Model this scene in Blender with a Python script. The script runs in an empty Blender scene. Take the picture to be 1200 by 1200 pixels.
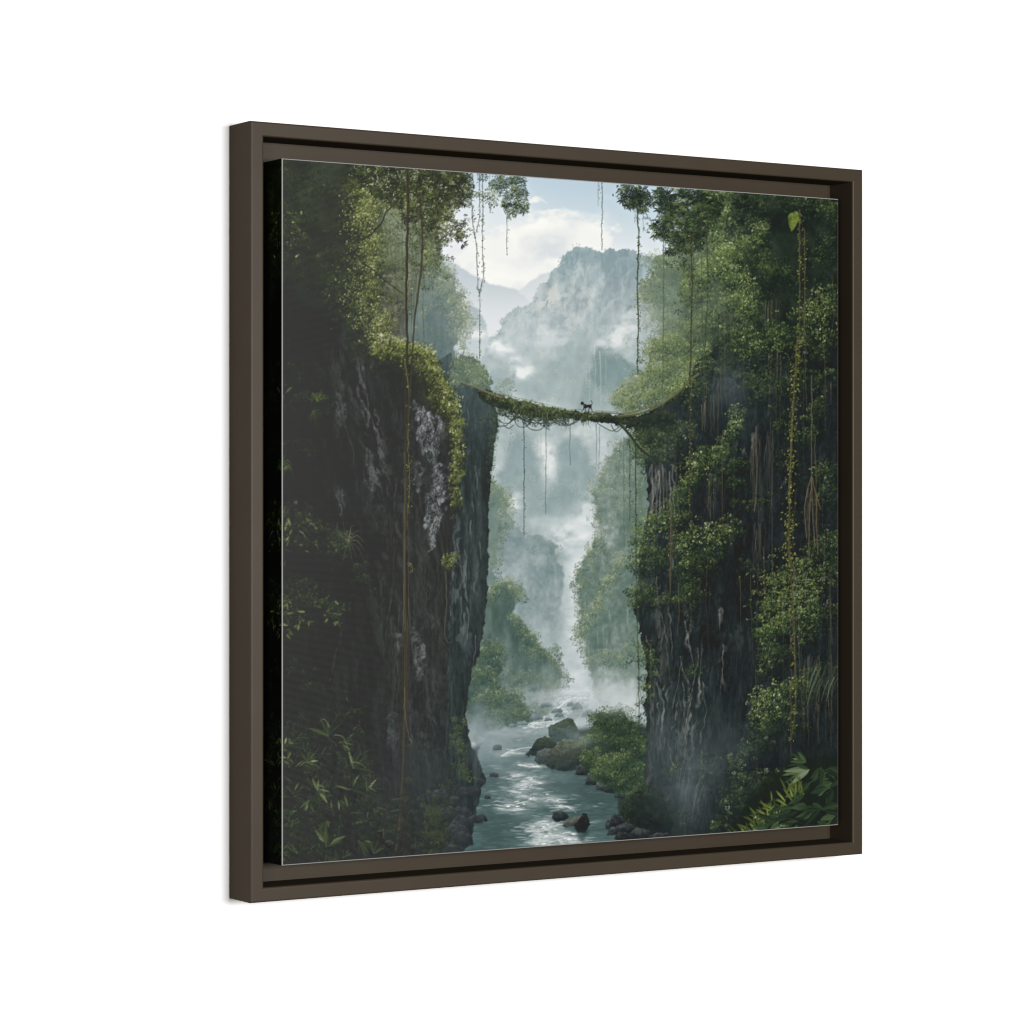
import bpy, math
import numpy as np

scene = bpy.context.scene
COL = scene.collection

# ---------------------------------------------------------------- camera, light, exposure
S = 0.44                        # outer side of the square frame, metres; the middle of its face is the origin, +Y runs into the wall
cam_d = bpy.data.cameras.new('camera')
cam_d.sensor_width = 36.0
cam_d.lens = 101.73
cam_d.clip_start = 0.05
cam_d.clip_end = 60.0
cam = bpy.data.objects.new('camera', cam_d)
cam.location = (-2.18455 * S, -3.3064 * S, 0.0)
cam.rotation_euler = (math.radians(90), 0, math.radians(-32.16))
COL.objects.link(cam)
scene.camera = cam

world = bpy.data.worlds.new('World')
scene.world = world
world.use_nodes = True
world.node_tree.nodes['Background'].inputs[0].default_value = (1, 1, 1, 1)
world.node_tree.nodes['Background'].inputs[1].default_value = 0.16


def softbox(name, loc, aim, sx, sy, watts, color=(1, 1, 1)):
    d = bpy.data.lights.new(name, 'AREA')
    d.shape = 'RECTANGLE'; d.size = sx; d.size_y = sy; d.energy = watts; d.color = color
    o = bpy.data.objects.new(name, d)
    o.location = loc
    from mathutils import Vector
    o.rotation_euler = (Vector(aim) - Vector(loc)).to_track_quat('-Z', 'Y').to_euler()
    COL.objects.link(o)
    return o


softbox('front_softbox', (0.06, -2.5, 0.12), (0, 0, 0), 0.9, 0.5, 78, (1, .99, .975))
softbox('side_fill', (-1.6, -1.9, 0.0), (0, 0, 0), 0.5, 0.8, 22, (1, .98, .95))  # added fill light from the left, lifts the frame's inner right face

scene.cycles.filter_width = 1.2
scene.view_settings.view_transform = 'Standard'
scene.view_settings.look = 'None'
scene.view_settings.exposure = 0
scene.view_settings.gamma = 1
scene.view_settings.use_curve_mapping = False


# ---------------------------------------------------------------- helpers
def material(name, rough, gloss=.012):
    """matt body colour with a thin even satin gloss on top; returns the colour socket's shader and the gloss"""
    m = bpy.data.materials.new(name); m.use_nodes = True
    nt = m.node_tree; nt.nodes.remove(nt.nodes['Principled BSDF'])
    d = nt.nodes.new('ShaderNodeBsdfDiffuse'); g = nt.nodes.new('ShaderNodeBsdfGlossy'); x = nt.nodes.new('ShaderNodeMixShader')
    g.inputs['Roughness'].default_value = rough; x.inputs[0].default_value = gloss
    nt.links.new(d.outputs[0], x.inputs[1]); nt.links.new(g.outputs[0], x.inputs[2])
    nt.links.new(x.outputs[0], nt.nodes['Material Output'].inputs['Surface'])
    return m, nt, d, g


def link(name, mesh, mat, parent=None):
    o = bpy.data.objects.new(name, mesh)
    mesh.materials.append(mat)
    COL.objects.link(o)
    if parent: o.parent = parent
    return o


def mesh_arrays(name, co, quads, smooth=False):
    me = bpy.data.meshes.new(name)
    me.vertices.add(len(co)); me.vertices.foreach_set('co', np.asarray(co, np.float32).ravel())
    q = np.asarray(quads, np.int32)
    me.loops.add(q.size); me.loops.foreach_set('vertex_index', q.ravel())
    me.polygons.add(len(q))
    me.polygons.foreach_set('loop_start', np.arange(len(q), dtype=np.int32) * 4)
    me.update(calc_edges=True)
    me.validate()
    if not smooth: me.shade_flat()
    return me


def square_ring(name, prof):
    """a mitred square moulding: prof is a closed outline of (inset from the outer edge, depth behind the face), in frame sides"""
    co, quads, n = [], [], len(prof)
    for sx, sz in ((-1, -1), (1, -1), (1, 1), (-1, 1)):
        for a, w in prof:
            co.append((sx * (.5 - a) * S, w * S, sz * (.5 - a) * S))
    for c in range(4):
        d = (c + 1) % 4
        for i in range(n):
            j = (i + 1) % n
            quads.append((c * n + i, c * n + j, d * n + j, d * n + i))
    me = mesh_arrays(name, co, quads)
    import bmesh
    bm = bmesh.new(); bm.from_mesh(me); bmesh.ops.recalc_face_normals(bm, faces=bm.faces); bm.to_mesh(me); bm.free()
    return me


# ---------------------------------------------------------------- the wall
wm, nt, b, g = material('white_wall_paint', .8, .004)
nz = nt.nodes.new('ShaderNodeTexNoise'); nz.inputs['Scale'].default_value = 60
tc = nt.nodes.new('ShaderNodeTexCoord'); nt.links.new(tc.outputs['Object'], nz.inputs['Vector'])
rp = nt.nodes.new('ShaderNodeValToRGB'); rp.color_ramp.elements[0].color = (.79, .79, .79, 1); rp.color_ramp.elements[1].color = (.81, .81, .81, 1)
nt.links.new(nz.outputs['Fac'], rp.inputs['Fac']); nt.links.new(rp.outputs['Color'], b.inputs['Color'])
WY = .0622 * S
wall = link('wall', mesh_arrays('wall', [(-3, WY, -2), (3, WY, -2), (3, WY, 2), (-3, WY, 2), (-3, WY + .1, -2), (3, WY + .1, -2), (3, WY + .1, 2), (-3, WY + .1, 2)],
            [(0, 1, 2, 3), (5, 4, 7, 6), (0, 4, 5, 1), (1, 5, 6, 2), (2, 6, 7, 3), (3, 7, 4, 0)]), wm)
wall['kind'] = 'structure'

# ---------------------------------------------------------------- the floating frame
pic = bpy.data.objects.new('framed_canvas', None)
pic.empty_display_size = .05
COL.objects.link(pic)
pic['label'] = 'square canvas print of a misty jungle gorge in a dark brown floating frame'
pic['category'] = 'framed picture'

fm, nt, b, g = material('brown_frame_lacquer', .42, .0165)
tc = nt.nodes.new('ShaderNodeTexCoord')
nz = nt.nodes.new('ShaderNodeTexNoise'); nz.inputs['Scale'].default_value = 35; nz.inputs['Detail'].default_value = 5
rp = nt.nodes.new('ShaderNodeValToRGB')
rp.color_ramp.elements[0].position = .3; rp.color_ramp.elements[0].color = (.0344, .0257, .0168, 1)
rp.color_ramp.elements[1].position = .7; rp.color_ramp.elements[1].color = (.0374, .0281, .0184, 1)
nt.links.new(tc.outputs['Object'], nz.inputs['Vector']); nt.links.new(nz.outputs['Fac'], rp.inputs['Fac']); nt.links.new(rp.outputs['Color'], b.inputs['Color'])
R = .0026                       # softly rounded arrises
arc = [math.radians(a) for a in (0, 15, 30, 45, 60, 75, 90)]
prof = [(0, .0604)] + [(R - R * math.cos(a), R - R * math.sin(a)) for a in arc] + [(.019 - R + R * math.sin(a), R - R * math.cos(a)) for a in arc] + [(.019, .0604)]
frame = link('frame', square_ring('frame', prof), fm, pic)
ledge = link('ledge', square_ring('ledge', [(.0192, .0600), (.0192, .0525), (.075, .0525), (.075, .0600)]), fm, frame)

# ---------------------------------------------------------------- the printed picture
# A jungle gorge worked out as pigment values on a drawing sheet (units: sheet px), squared to the canvas later.
SC = 1.5
SX0, SY0, SX1, SY1 = 322.0, 178.0, 990.0, 1022.0
PW, PH = int((SX1 - SX0) * SC), int((SY1 - SY0) * SC)
xs = (SX0 + (np.arange(PW) + .5) / SC).astype(np.float32)
ys = (SY0 + (np.arange(PH) + .5) / SC).astype(np.float32)
XX, YY = np.meshgrid(xs, ys)
img = np.zeros((PH, PW, 3), np.float32)


def sst(a, b, x):
    t = np.clip((x - a) / (b - a), 0, 1)
    return t * t * (3 - 2 * t)


def vnoise(sx, sy, seed):
    r = np.random.RandomState(seed)
    gx = (xs - SX0) / sx; gy = (ys - SY0) / sy
    n = r.rand(int(gy.max()) + 3, int(gx.max()) + 3).astype(np.float32)
    ix = gx.astype(int); iy = gy.astype(int)
    fx = gx - ix; fy = (gy - iy)[:, None]
    fx = fx * fx * (3 - 2 * fx); fy = fy * fy * (3 - 2 * fy)
    a = n[:, ix] * (1 - fx) + n[:, ix + 1] * fx
    return a[iy] * (1 - fy) + a[iy + 1] * fy


def fbm(sx, sy, seed, octv=4, gain=.55):
    t = 0; w = 1.0; tot = 0
    for o in range(octv):
        t = t + w * vnoise(max(sx, .7), max(sy, .7), seed * 17 + o); tot += w
        w *= gain; sx /= 2; sy /= 2
    return np.clip((t / tot - .5) * 1.6 + .5, 0, 1)


class window:
    """work on a part of the sheet only"""
    def __init__(self, pts, pad=26):
        p = np.array(pts, float); self.b = (p[:, 0].min() - pad, p[:, 1].min() - pad, p[:, 0].max() + pad, p[:, 1].max() + pad)

    def __enter__(self):
        global xs, ys, XX, YY, PW, PH, SX0, SY0, img
        self.old = (xs, ys, XX, YY, PW, PH, SX0, SY0, img)
        i0 = int(np.clip((self.b[0] - SX0) * SC, 0, PW - 4)); i1 = int(np.clip((self.b[2] - SX0) * SC, i0 + 4, PW))
        j0 = int(np.clip((self.b[1] - SY0) * SC, 0, PH - 4)); j1 = int(np.clip((self.b[3] - SY0) * SC, j0 + 4, PH))
        xs, ys = xs[i0:i1], ys[j0:j1]; XX, YY = XX[j0:j1, i0:i1], YY[j0:j1, i0:i1]
        SX0, SY0 = SX0 + i0 / SC, SY0 + j0 / SC; PW, PH = i1 - i0, j1 - j0; img = img[j0:j1, i0:i1]

    def __exit__(self, *a):
        global xs, ys, XX, YY, PW, PH, SX0, SY0, img
        xs, ys, XX, YY, PW, PH, SX0, SY0, img = self.old


def clumps(r, seed, lx=-.35):
    """rounded tufts side by side, light on top: a field about 0..1"""
    rr = np.random.RandomState(seed)
    gx = (XX - SX0) / r; gy = (YY - SY0) / r * 1.15
    gx = gx + (fbm(r * .8, r * .8, seed + 7, 3) - .5) * .9; gy = gy + (fbm(r * .8, r * .8, seed + 8, 3) - .5) * .9
    nx, ny = int(gx.max()) + 5, int(gy.max()) + 5
    jx, jy, jv = rr.rand(ny, nx).astype(np.float32), rr.rand(ny, nx).astype(np.float32), rr.rand(ny, nx).astype(np.float32)
    ix = np.floor(gx).astype(np.int32); iy = np.floor(gy).astype(np.int32)
    best = np.full(gx.shape, 9., np.float32); out = np.zeros(gx.shape, np.float32)
    for oy in (-1, 0, 1):
        for ox in (-1, 0, 1):
            kx, ky = np.clip(ix + ox + 1, 0, nx - 1), np.clip(iy + oy + 1, 0, ny - 1)
            dx = gx - (ix + ox + jx[ky, kx]); dy = gy - (iy + oy + jy[ky, kx])
            d = dx * dx + dy * dy
            v = .55 - .62 * dy + lx * dx + .5 * (jv[ky, kx] - .5) - .35 * d
            c = d < best
            best = np.where(c, d, best); out = np.where(c, v, out)
    return np.clip(out, 0, 1)


def warp(a, dx, dy):
    px = np.clip((XX + dx - SX0) * SC - .5, 0, PW - 1.001); py = np.clip((YY + dy - SY0) * SC - .5, 0, PH - 1.001)
    ix = px.astype(np.int32); iy = py.astype(np.int32)
    fx = px - ix; fy = py - iy
    if a.ndim == 3:
        fx = fx[..., None]; fy = fy[..., None]
    return (a[iy, ix] * (1 - fx) + a[iy, ix + 1] * fx) * (1 - fy) + (a[iy + 1, ix] * (1 - fx) + a[iy + 1, ix + 1] * fx) * fy


def blur1(a, r, ax):
    r = int(round(r * SC))
    if r < 1: return a
    a = np.moveaxis(a, ax, 0)
    p = np.concatenate([np.repeat(a[:1], r + 1, 0), a, np.repeat(a[-1:], r, 0)], 0)
    c = np.cumsum(p, 0, dtype=np.float64)
    return np.moveaxis(((c[2 * r + 1:] - c[:-2 * r - 1]) / (2 * r + 1)).astype(np.float32), 0, ax)


def blur(a, rx, ry=None):
    ry = rx if ry is None else ry
    for _ in range(2):
        a = blur1(blur1(a, rx, 1), ry, 0)
    return a


def spline(pts, step=1.5):
    p = np.array(pts, float)
    if len(p) == 2:
        n = max(2, int(np.hypot(*(p[1] - p[0])) / step)); t = np.linspace(0, 1, n)[:, None]
        return p[0] * (1 - t) + p[1] * t
    q = np.vstack([2 * p[0] - p[1], p, 2 * p[-1] - p[-2]]); out = []
    for i in range(1, len(q) - 2):
        a, b, c, d = q[i - 1:i + 3]
        n = max(2, int(np.hypot(*(c - b)[:2]) / step)); t = np.linspace(0, 1, n, endpoint=False)[:, None]
        out.append(.5 * ((2 * b) + (c - a) * t + (2 * a - 5 * b + 4 * c - d) * t ** 2 + (3 * b - a - 3 * c + d) * t ** 3))
    out.append(p[-1:])
    return np.vstack(out)


def poly(pts, rough=0, rs=8, seed=1, soft=0, curve=False):
    p = spline(list(pts) + [pts[0]], 4) if curve else np.array(list(pts) + [pts[0]], float)
    px = (p[:, 0] - SX0) * SC; py = (p[:, 1] - SY0) * SC
    m = np.zeros((PH, PW), np.float32); cx = np.arange(PW)[None, :]
    for i in range(len(p) - 1):
        y0, y1 = py[i], py[i + 1]
        if abs(y1 - y0) < 1e-6: continue
        s = 1 if y1 > y0 else -1
        lo, hi = min(y0, y1), max(y0, y1)
        r0, r1 = max(0, int(np.ceil(lo - .5))), min(PH, int(np.ceil(hi - .5)))
        if r1 <= r0: continue
        yy = np.arange(r0, r1) + .5
        xc = px[i] + (yy - y0) / (y1 - y0) * (px[i + 1] - px[i])
        m[r0:r1] += s * np.clip(cx - xc[:, None] + .5, 0, 1)
    m = np.clip(np.abs(m), 0, 1)
    if rough:
        m = warp(m, (fbm(rs, rs, seed) - .5) * 2.4 * rough, (fbm(rs, rs, seed + 91) - .5) * 2.4 * rough)
    if soft: m = blur(m, soft)
    return m


def ramp(t, *stops):
    k = np.linspace(0, 1, len(stops)) if len(stops[0]) == 3 else np.array([s[0] for s in stops])
    c = np.array([s[-3:] for s in stops], float)
    return np.stack([np.interp(t, k, c[:, j]) for j in range(3)], -1).astype(np.float32)


def over(m, col):
    global img
    c = np.asarray(col, np.float32)
    img += (c - img) * m[..., None]


def lighten(m, k):      # thin mist or shade laid over what is there
    global img
    img *= (1 + (k - 1) * m)[..., None]


def bumps(lst, base=0.):
    f = np.full((PH, PW), base, np.float32)
    for x, y, rx, ry, v in lst:
        a, b = np.exp(-((xs - x) / rx) ** 2), np.exp(-((ys - y) / ry) ** 2)
        f += v * (b[:, None] * a[None, :]).astype(np.float32)
    return f


def blob(x, y, rx, ry, k=1., seed=3, ns=14, amp=.5):
    m = bumps([(x, y, rx, ry, 1.)])
    return np.clip(m * (1 + (fbm(ns * 1.4, ns, seed) - .5) * 2 * amp), 0, 1) * k


def stamp(x, y, L, Wd, ang, col, al=1., two=.14):
    """leaf marks: arrays of centre, length, width, angle, colour"""
    n = len(x)
    for c0 in range(0, n, 350):
        q = slice(c0, min(n, c0 + 350))
        px = (x[q] - SX0) * SC; py = (y[q] - SY0) * SC; l = L[q] * SC * .5; w = Wd[q] * SC * .5
        K = int(np.ceil(l.max() + 1.5)); g = np.arange(-K, K + 1)
        bx = np.round(px).astype(int); by = np.round(py).astype(int)
        gx = bx[:, None, None] + g[None, None, :] + 0 * g[None, :, None]; gy = by[:, None, None] + g[None, :, None] + 0 * g[None, None, :]
        dx = gx - px[:, None, None]; dy = gy - py[:, None, None]
        ca, sa = np.cos(ang[q])[:, None, None], np.sin(ang[q])[:, None, None]
        u = (dx * ca + dy * sa) / l[:, None, None]; v = -dx * sa + dy * ca
        hw = w[:, None, None] * np.clip(1 - u * u, 0, 1) * (1 - .35 * u)
        a = np.clip(hw - np.abs(v) + .55, 0, 1) * np.clip((1.08 - np.abs(u)) * 8, 0, 1)
        a = a * (al[q][:, None, None] if np.ndim(al) else al)
        ok = (a > .03) & (gx >= 0) & (gx < PW) & (gy >= 0) & (gy < PH)
        ii = np.nonzero(ok)
        Y, X, A = gy[ii], gx[ii], a[ii][:, None].astype(np.float32)
        C = col[q][ii[0]] * (1 + two * np.sign(v[ii]))[:, None]
        img[Y, X] = img[Y, X] * (1 - A) + C * A


def place(cx, cy, rad, lt, per, size, pal, r, ang, spread, al, ar, jit, two):
    """sprays of leaves: each lit from above and dark below, the lower ones in front"""
    o = np.argsort(cy + r.randn(len(cy)) * 3); cx, cy, rad, lt = cx[o], cy[o], rad[o], lt[o]
    k = np.repeat(np.arange(len(cx)), per); n = len(k)
    th = r.rand(n) * 6.283; q = np.sqrt(r.rand(n)); ox, oy = np.cos(th) * q * 1.15, np.sin(th) * q * .8
    t = lt[k] - .26 * oy - .06 * ox + r.randn(n) * jit
    d = np.argsort(k * 1. + np.clip(t, 0, 1) * .8 + r.rand(n) * .5)
    k, ox, oy, t = k[d], ox[d], oy[d], np.clip(t[d], 0, 1)
    L = size * (.55 + 1.0 * r.rand(n) ** 1.6)
    a = ang + ox * -.7 + r.randn(n) * spread
    stamp(cx[k] + ox * rad[k], cy[k] + oy * rad[k], L, L * ar * (.7 + .6 * r.rand(n)), a, ramp(t, *pal), al * (.55 + .45 * r.rand(n)), two)


def leaves(m, n, size, pal, light, seed, ang=1.2, spread=.8, al=.78, ar=.46, jit=.12, two=.06, cl=2.6, k=.68, more=1.7, per=14):
    """leaf sprays scattered where m is, coloured by the light that reaches them"""
    r = np.random.RandomState(seed)
    size *= k; n = int(n * more / per) + 1
    c = np.cumsum(m.ravel(), dtype=np.float64)
    if c[-1] <= 0: return
    i = np.clip(np.searchsorted(c, r.rand(n) * c[-1]), 0, PW * PH - 1)
    iy, ix = i // PW, i % PW
    lt = light[iy, ix] + r.randn(n) * .12 - .04
    place(SX0 + (ix + r.rand(n)) / SC, SY0 + (iy + r.rand(n)) / SC, size * (.9 + 1.3 * r.rand(n)), lt, per, size, pal, r, ang, spread, al, ar, jit, two)


def tuft(pts, h, n, size, pal, seed, lt=.5, al=.8, up=.25, per=16, jit=.12):
    """foliage growing along a ridge line: ragged and lit at its top, thinning and darkening below"""
    r = np.random.RandomState(seed); p = spline(pts, 1.); m = max(2, n // per)
    i = r.randint(0, len(p), m); f = np.abs(r.randn(m)) * .5 - up * r.rand(m) ** 2
    place(p[i, 0] + r.randn(m) * h * .18, p[i, 1] + f * h, size * (.9 + 1.6 * r.rand(m)), lt + .14 - .46 * np.clip(f, 0, 1.2) + r.randn(m) * .13, per, size, pal, r, 1.2, .9, al, .48, jit, .08)


def stroke(pts, w0, w1, col, al=1., col2=None, wob=0., seed=0, step=.45, beads=0):
    """a tapered line"""
    global img
    p = spline(pts, step); n = len(p); t = np.linspace(0, 1, n)
    if wob:
        r = np.random.RandomState(seed); k = max(3, n // 14)
        p = p + np.stack([np.interp(t, np.linspace(0, 1, k), r.randn(k) * wob), np.interp(t, np.linspace(0, 1, k), r.randn(k) * wob * .3)], -1)
    w = (w0 + (w1 - w0) * t) * .5 * SC
    if beads:
        r = np.random.RandomState(seed + 5); k = max(3, n // 5)
        w = w * (1 + beads * np.interp(t, np.linspace(0, 1, k), r.rand(k) ** 3))
    px = (p[:, 0] - SX0) * SC; py = (p[:, 1] - SY0) * SC
    K = int(np.ceil(w.max() + 1)); g = np.arange(-K, K + 1)
    x0, x1 = int(max(0, px.min() - K - 1)), int(min(PW, px.max() + K + 2)); y0, y1 = int(max(0, py.min() - K - 1)), int(min(PH, py.max() + K + 2))
    if x1 <= x0 or y1 <= y0: return
    A = np.zeros((y1 - y0, x1 - x0), np.float32)
    gx = np.floor(px).astype(int)[:, None, None] + g[None, None, :] + 0 * g[None, :, None]; gy = np.floor(py).astype(int)[:, None, None] + g[None, :, None] + 0 * g[None, None, :]
    d = np.hypot(gx + .5 - px[:, None, None], gy + .5 - py[:, None, None])
    a = np.clip(w[:, None, None] + .5 - d, 0, 1) * np.minimum(1, w * 2.0 + .15)[:, None, None]
    ok = (a > .01) & (gx >= x0) & (gx < x1) & (gy >= y0) & (gy < y1)
    np.maximum.at(A, (gy[ok] - y0, gx[ok] - x0), a[ok].astype(np.float32))
    A *= al
    sub = img[y0:y1, x0:x1]
    c = np.asarray(col, np.float32)
    if col2 is not None:
        f = np.clip((ys[y0:y1] - p[0, 1]) / (p[-1, 1] - p[0, 1] + 1e-6), 0, 1)[:, None, None]
        c = c * (1 - f) + np.asarray(col2, np.float32) * f
    sub += (c - sub) * A[..., None]


def along(pts, n, size, pal, seed, off=2., t0=.5, al=.85, ar=.5, ang=None, spread=.8):
    size *= .68; n = int(n * 1.25)
    """leaves set along a line"""
    r = np.random.RandomState(seed); p = spline(pts, 1.)
    i = r.randint(0, len(p), n); x = p[i, 0] + r.randn(n) * off; y = p[i, 1] + r.randn(n) * off * .6
    L = size * (.6 + .8 * r.rand(n)); t = np.clip(t0 + r.randn(n) * .25, 0, 1)
    a = (1.57 + np.sign(x - p[i, 0]) * -.6 if ang is None else ang) + r.randn(n) * spread
    stamp(x, y, L, L * ar, a, ramp(t, *pal), al)


def rosette(x, y, n, ln, pal, seed, a0=-2.9, a1=-.2, w=1.6, droop=.5, t0=.5, al=.95):
    """a fern or palm: curved blades from one point"""
    r = np.random.RandomState(seed)
    for k in range(n):
        a = a0 + (a1 - a0) * (k + .5 * r.rand()) / max(1, n - .5); l = ln * (.65 + .5 * r.rand())
        ex, ey = x + np.cos(a) * l, y + np.sin(a) * l
        mx, my = x + np.cos(a) * l * .55, y + np.sin(a) * l * .62
        c = ramp(np.clip(t0 + r.randn() * .22, 0, 1), *pal)
        stroke([(x, y), (mx, my), (ex, ey + droop * l * (.4 + abs(np.cos(a))))], w * (.7 + .5 * r.rand()), .25, c, al)


# ---- sky and clouds
sky = ramp(sst(196, 335, YY + (XX - 640) * -.16), (180, 200, 213), (200, 213, 220), (219, 225, 228), (228, 231, 230))
img[:] = sky
over(sst(660, 560, XX) * sst(185, 290, YY) * .8, (220, 225, 229))
wx, wy = (fbm(24, 18, 6, 4) - .5) * 26, (fbm(24, 18, 7, 4) - .5) * 18
cl, cl2 = fbm(30, 16, 5, 5), fbm(13, 8, 8, 4)
body_ = bumps([(650, 268, 34, 16, .9), (690, 270, 26, 22, .85), (620, 285, 34, 24, .7), (585, 300, 46, 30, .7), (600, 330, 50, 16, .8), (560, 290, 34, 26, .35), (665, 300, 40, 20, .7), (640, 250, 24, 5, .5), (628, 234, 15, 6, .7), (712, 285, 14, 20, .5)])
body_ = warp(body_, wx, wy)
over(np.clip((body_ - .42 + (cl2 - .5) * .5) * 2.6, 0, 1) * .9, (234, 235, 232))
shd = warp(bumps([(642, 284, 26, 14, 1.), (672, 262, 10, 5, .5), (612, 262, 12, 6, .5), (655, 296, 26, 8, .6), (690, 256, 18, 5, .4), (622, 305, 26, 6, .4)]), wx * .7, wy * .7)
over(np.clip(shd * (.5 + cl2 * .8), 0, 1) * .75, (203, 210, 216))
lit_ = warp(bumps([(616, 268, 16, 7, 1.), (640, 262, 26, 4, .8), (676, 250, 24, 4, .8), (700, 266, 12, 10, .7), (690, 284, 12, 10, .6), (604, 282, 8, 14, .7), (655, 306, 22, 4, .5), (590, 325, 36, 8, .8), (572, 312, 24, 10, .5)]), wx * .6, wy * .6)
over(np.clip(lit_ * (.35 + cl * .9), 0, 1) * .85, (245, 245, 240))
over(blob(715, 232, 16, 3, .3, 15, 8), (207, 218, 223))

# ---- far ridges
far = poly([(596, 345), (608, 338), (622, 329), (633, 321), (643, 318), (660, 325), (700, 345), (700, 420), (596, 420)], 1.5, 7, 21, .6)
over(far, ramp(sst(318, 385, YY), (203, 210, 214), (220, 225, 227)))
rA = poly([(500, 296), (516, 304), (524, 304), (532, 308), (541, 315), (550, 320), (562, 326), (576, 332), (592, 337), (606, 340), (614, 346), (640, 380), (640, 430), (500, 430)], 1.5, 7, 22, .5)
over(rA, ramp(sst(302, 385, YY), (184, 196, 204), (196, 206, 212), (214, 220, 224)))
hB = poly([(515, 352), (535, 358), (552, 359), (560, 362), (565, 370), (569, 382), (572, 398), (575, 440), (515, 440)], 2, 7, 23, .6)
over(hB, ramp(sst(358, 410, YY), (164, 181, 187), (186, 199, 204)))

# ---- the great peak
pk = poly([(562, 430), (572, 396), (584, 390), (588, 376), (596, 366), (606, 360), (618, 357), (625, 349), (629, 340), (633, 335), (641, 331), (645, 322),
           (651, 314), (657, 308), (660, 300), (664, 295), (669, 292), (672, 288), (677, 287), (682, 291), (688, 290), (696, 293), (705, 295), (710, 292), (718, 291),
           (724, 293), (732, 292), (740, 294), (747, 297), (757, 299), (768, 304), (800, 312), (830, 330), (830, 860), (562, 860)], 2.2, 5, 24, .25)
st = fbm(6, 34, 25, 4); fo = fbm(12, 12, 26, 4); fi = fbm(3, 6, 28, 3)
dg = warp(fbm(9, 20, 2501, 4), (YY - 340) * .45 + (fbm(20, 20, 2502) - .5) * 24, (fbm(20, 20, 2503) - .5) * 20)
face = np.clip(.52 + (st - .5) * .38 + (dg - .5) * .50 + (fo - .5) * .22 + (fi - .5) * .25 + bumps([(655, 345, 24, 26, .18), (735, 318, 34, 26, -.30), (690, 300, 34, 8, -.25), (650, 312, 12, 12, -.12), (722, 350, 22, 34, -.22), (690, 350, 14, 35, .08), (600, 385, 16, 20, .10), (672, 330, 10, 34, -.10)]), 0, 1)
body = ramp(face, (132, 152, 158), (148, 167, 172), (168, 184, 188), (190, 200, 200))
hz = sst(335, 455, YY + (fo - .5) * 50 + (XX - 660) * -.18)
body = body * (1 - hz[..., None] * .6) + np.array((184, 201, 204), np.float32) * hz[..., None] * .6
over(pk, body)
sh2 = poly([(566, 440), (574, 398), (584, 391), (588, 377), (596, 367), (606, 361), (620, 358), (624, 372), (630, 400), (640, 440)], 2, 6, 30, 1.5)
over(sh2 * .5, ramp(face, (160, 178, 184), (190, 202, 205)))
crest = pk * np.clip(1 - warp(pk, 0 * XX, -7 + 0 * XX), 0, 1)
leaves(crest, 900, 3.4, [(118, 140, 146), (134, 154, 158), (156, 172, 172)], fbm(7, 5, 2931), 2932, al=.55)
ls = np.clip((warp(fbm(5, 14, 27, 4), (YY - 340) * .3 + (fbm(9, 12, 2933) - .5) * 16, (fbm(9, 12, 2934) - .5) * 14) - .50) * 4, 0, 1) * pk
over(ls * bumps([(650, 345, 18, 28, .55), (688, 345, 14, 40, .35), (636, 352, 10, 14, .55), (674, 330, 8, 30, .25), (670, 375, 20, 22, .35), (726, 350, 10, 40, .12), (604, 385, 12, 16, .3)]), (204, 207, 202))
over(blob(640, 340, 8, 7, .3, 29, 6) * pk, (196, 196, 188))
for k, (x, y, l) in enumerate([(668, 318, 26), (676, 345, 40), (690, 325, 45), (697, 340, 30), (660, 350, 30), (648, 350, 26), (638, 355, 18), (706, 350, 45), (684, 375, 25), (653, 380, 22)]):
    stroke([(x, y), (x - 1, y + l * .5), (x - 3, y + l)], .8, .3, (200, 206, 204) if k % 2 else (128, 150, 157), .22, wob=1.2, seed=k)
gr = poly([(560, 470), (600, 440), (640, 410), (660, 395), (690, 380), (720, 372), (770, 365), (770, 500), (560, 500)], 8, 12, 2934, 8)
over(gr * .55, ramp(fbm(8, 12, 2935), (134, 157, 158), (154, 174, 174), (176, 192, 190)))
tuft([(650, 420), (668, 398), (690, 384), (715, 378), (740, 386)], 60, 1500, 2.2, [(124, 148, 150), (142, 163, 162), (160, 178, 173)], 2936, .45, .4)
tuft([(590, 420), (606, 400), (620, 388)], 40, 500, 2.2, [(140, 162, 166), (156, 175, 177), (172, 187, 187)], 2937, .45, .35)

# ---- the valley beyond: soft wooded forms in drifting mist
va = sst(400, 450, YY + (fo - .5) * 40) * pk
vt = np.clip(.6 * fbm(24, 26, 31, 5) + .4 * fbm(8, 9, 32, 3), 0, 1)
over(va * .9, ramp(vt, (138, 159, 161), (154, 173, 174), (172, 188, 189), (198, 208, 209)))
VP = [(116, 140, 142), (134, 156, 154), (152, 172, 166), (174, 188, 178)]


def spur(pts, base, col, soft, seed, k=.6, n=500, pal=VP, al=.45, h=14, size=2.4):
    """a wooded spur half lost in mist: its ridge line closed downwards, fading to nothing"""
    p = list(pts); y1 = base
    with window(p + [(p[0][0], y1), (p[-1][0], y1)], 20):
        m = poly(p + [(p[-1][0] + 6, y1), (p[0][0] - 6, y1)], 3.5, 7, seed, soft)
        top = np.interp(xs, [q[0] for q in sorted(p)], [q[1] for q in sorted(p)])[None, :]
        m = m * (1 - sst(.35, 1., (YY - top) / np.maximum(8, y1 - top)))
        over(m * k, col * (1 + (fbm(7, 14, seed + 1)[..., None] - .5) * .10))
        tuft(p, h, n, size, pal, seed + 2, .5, al)


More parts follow.
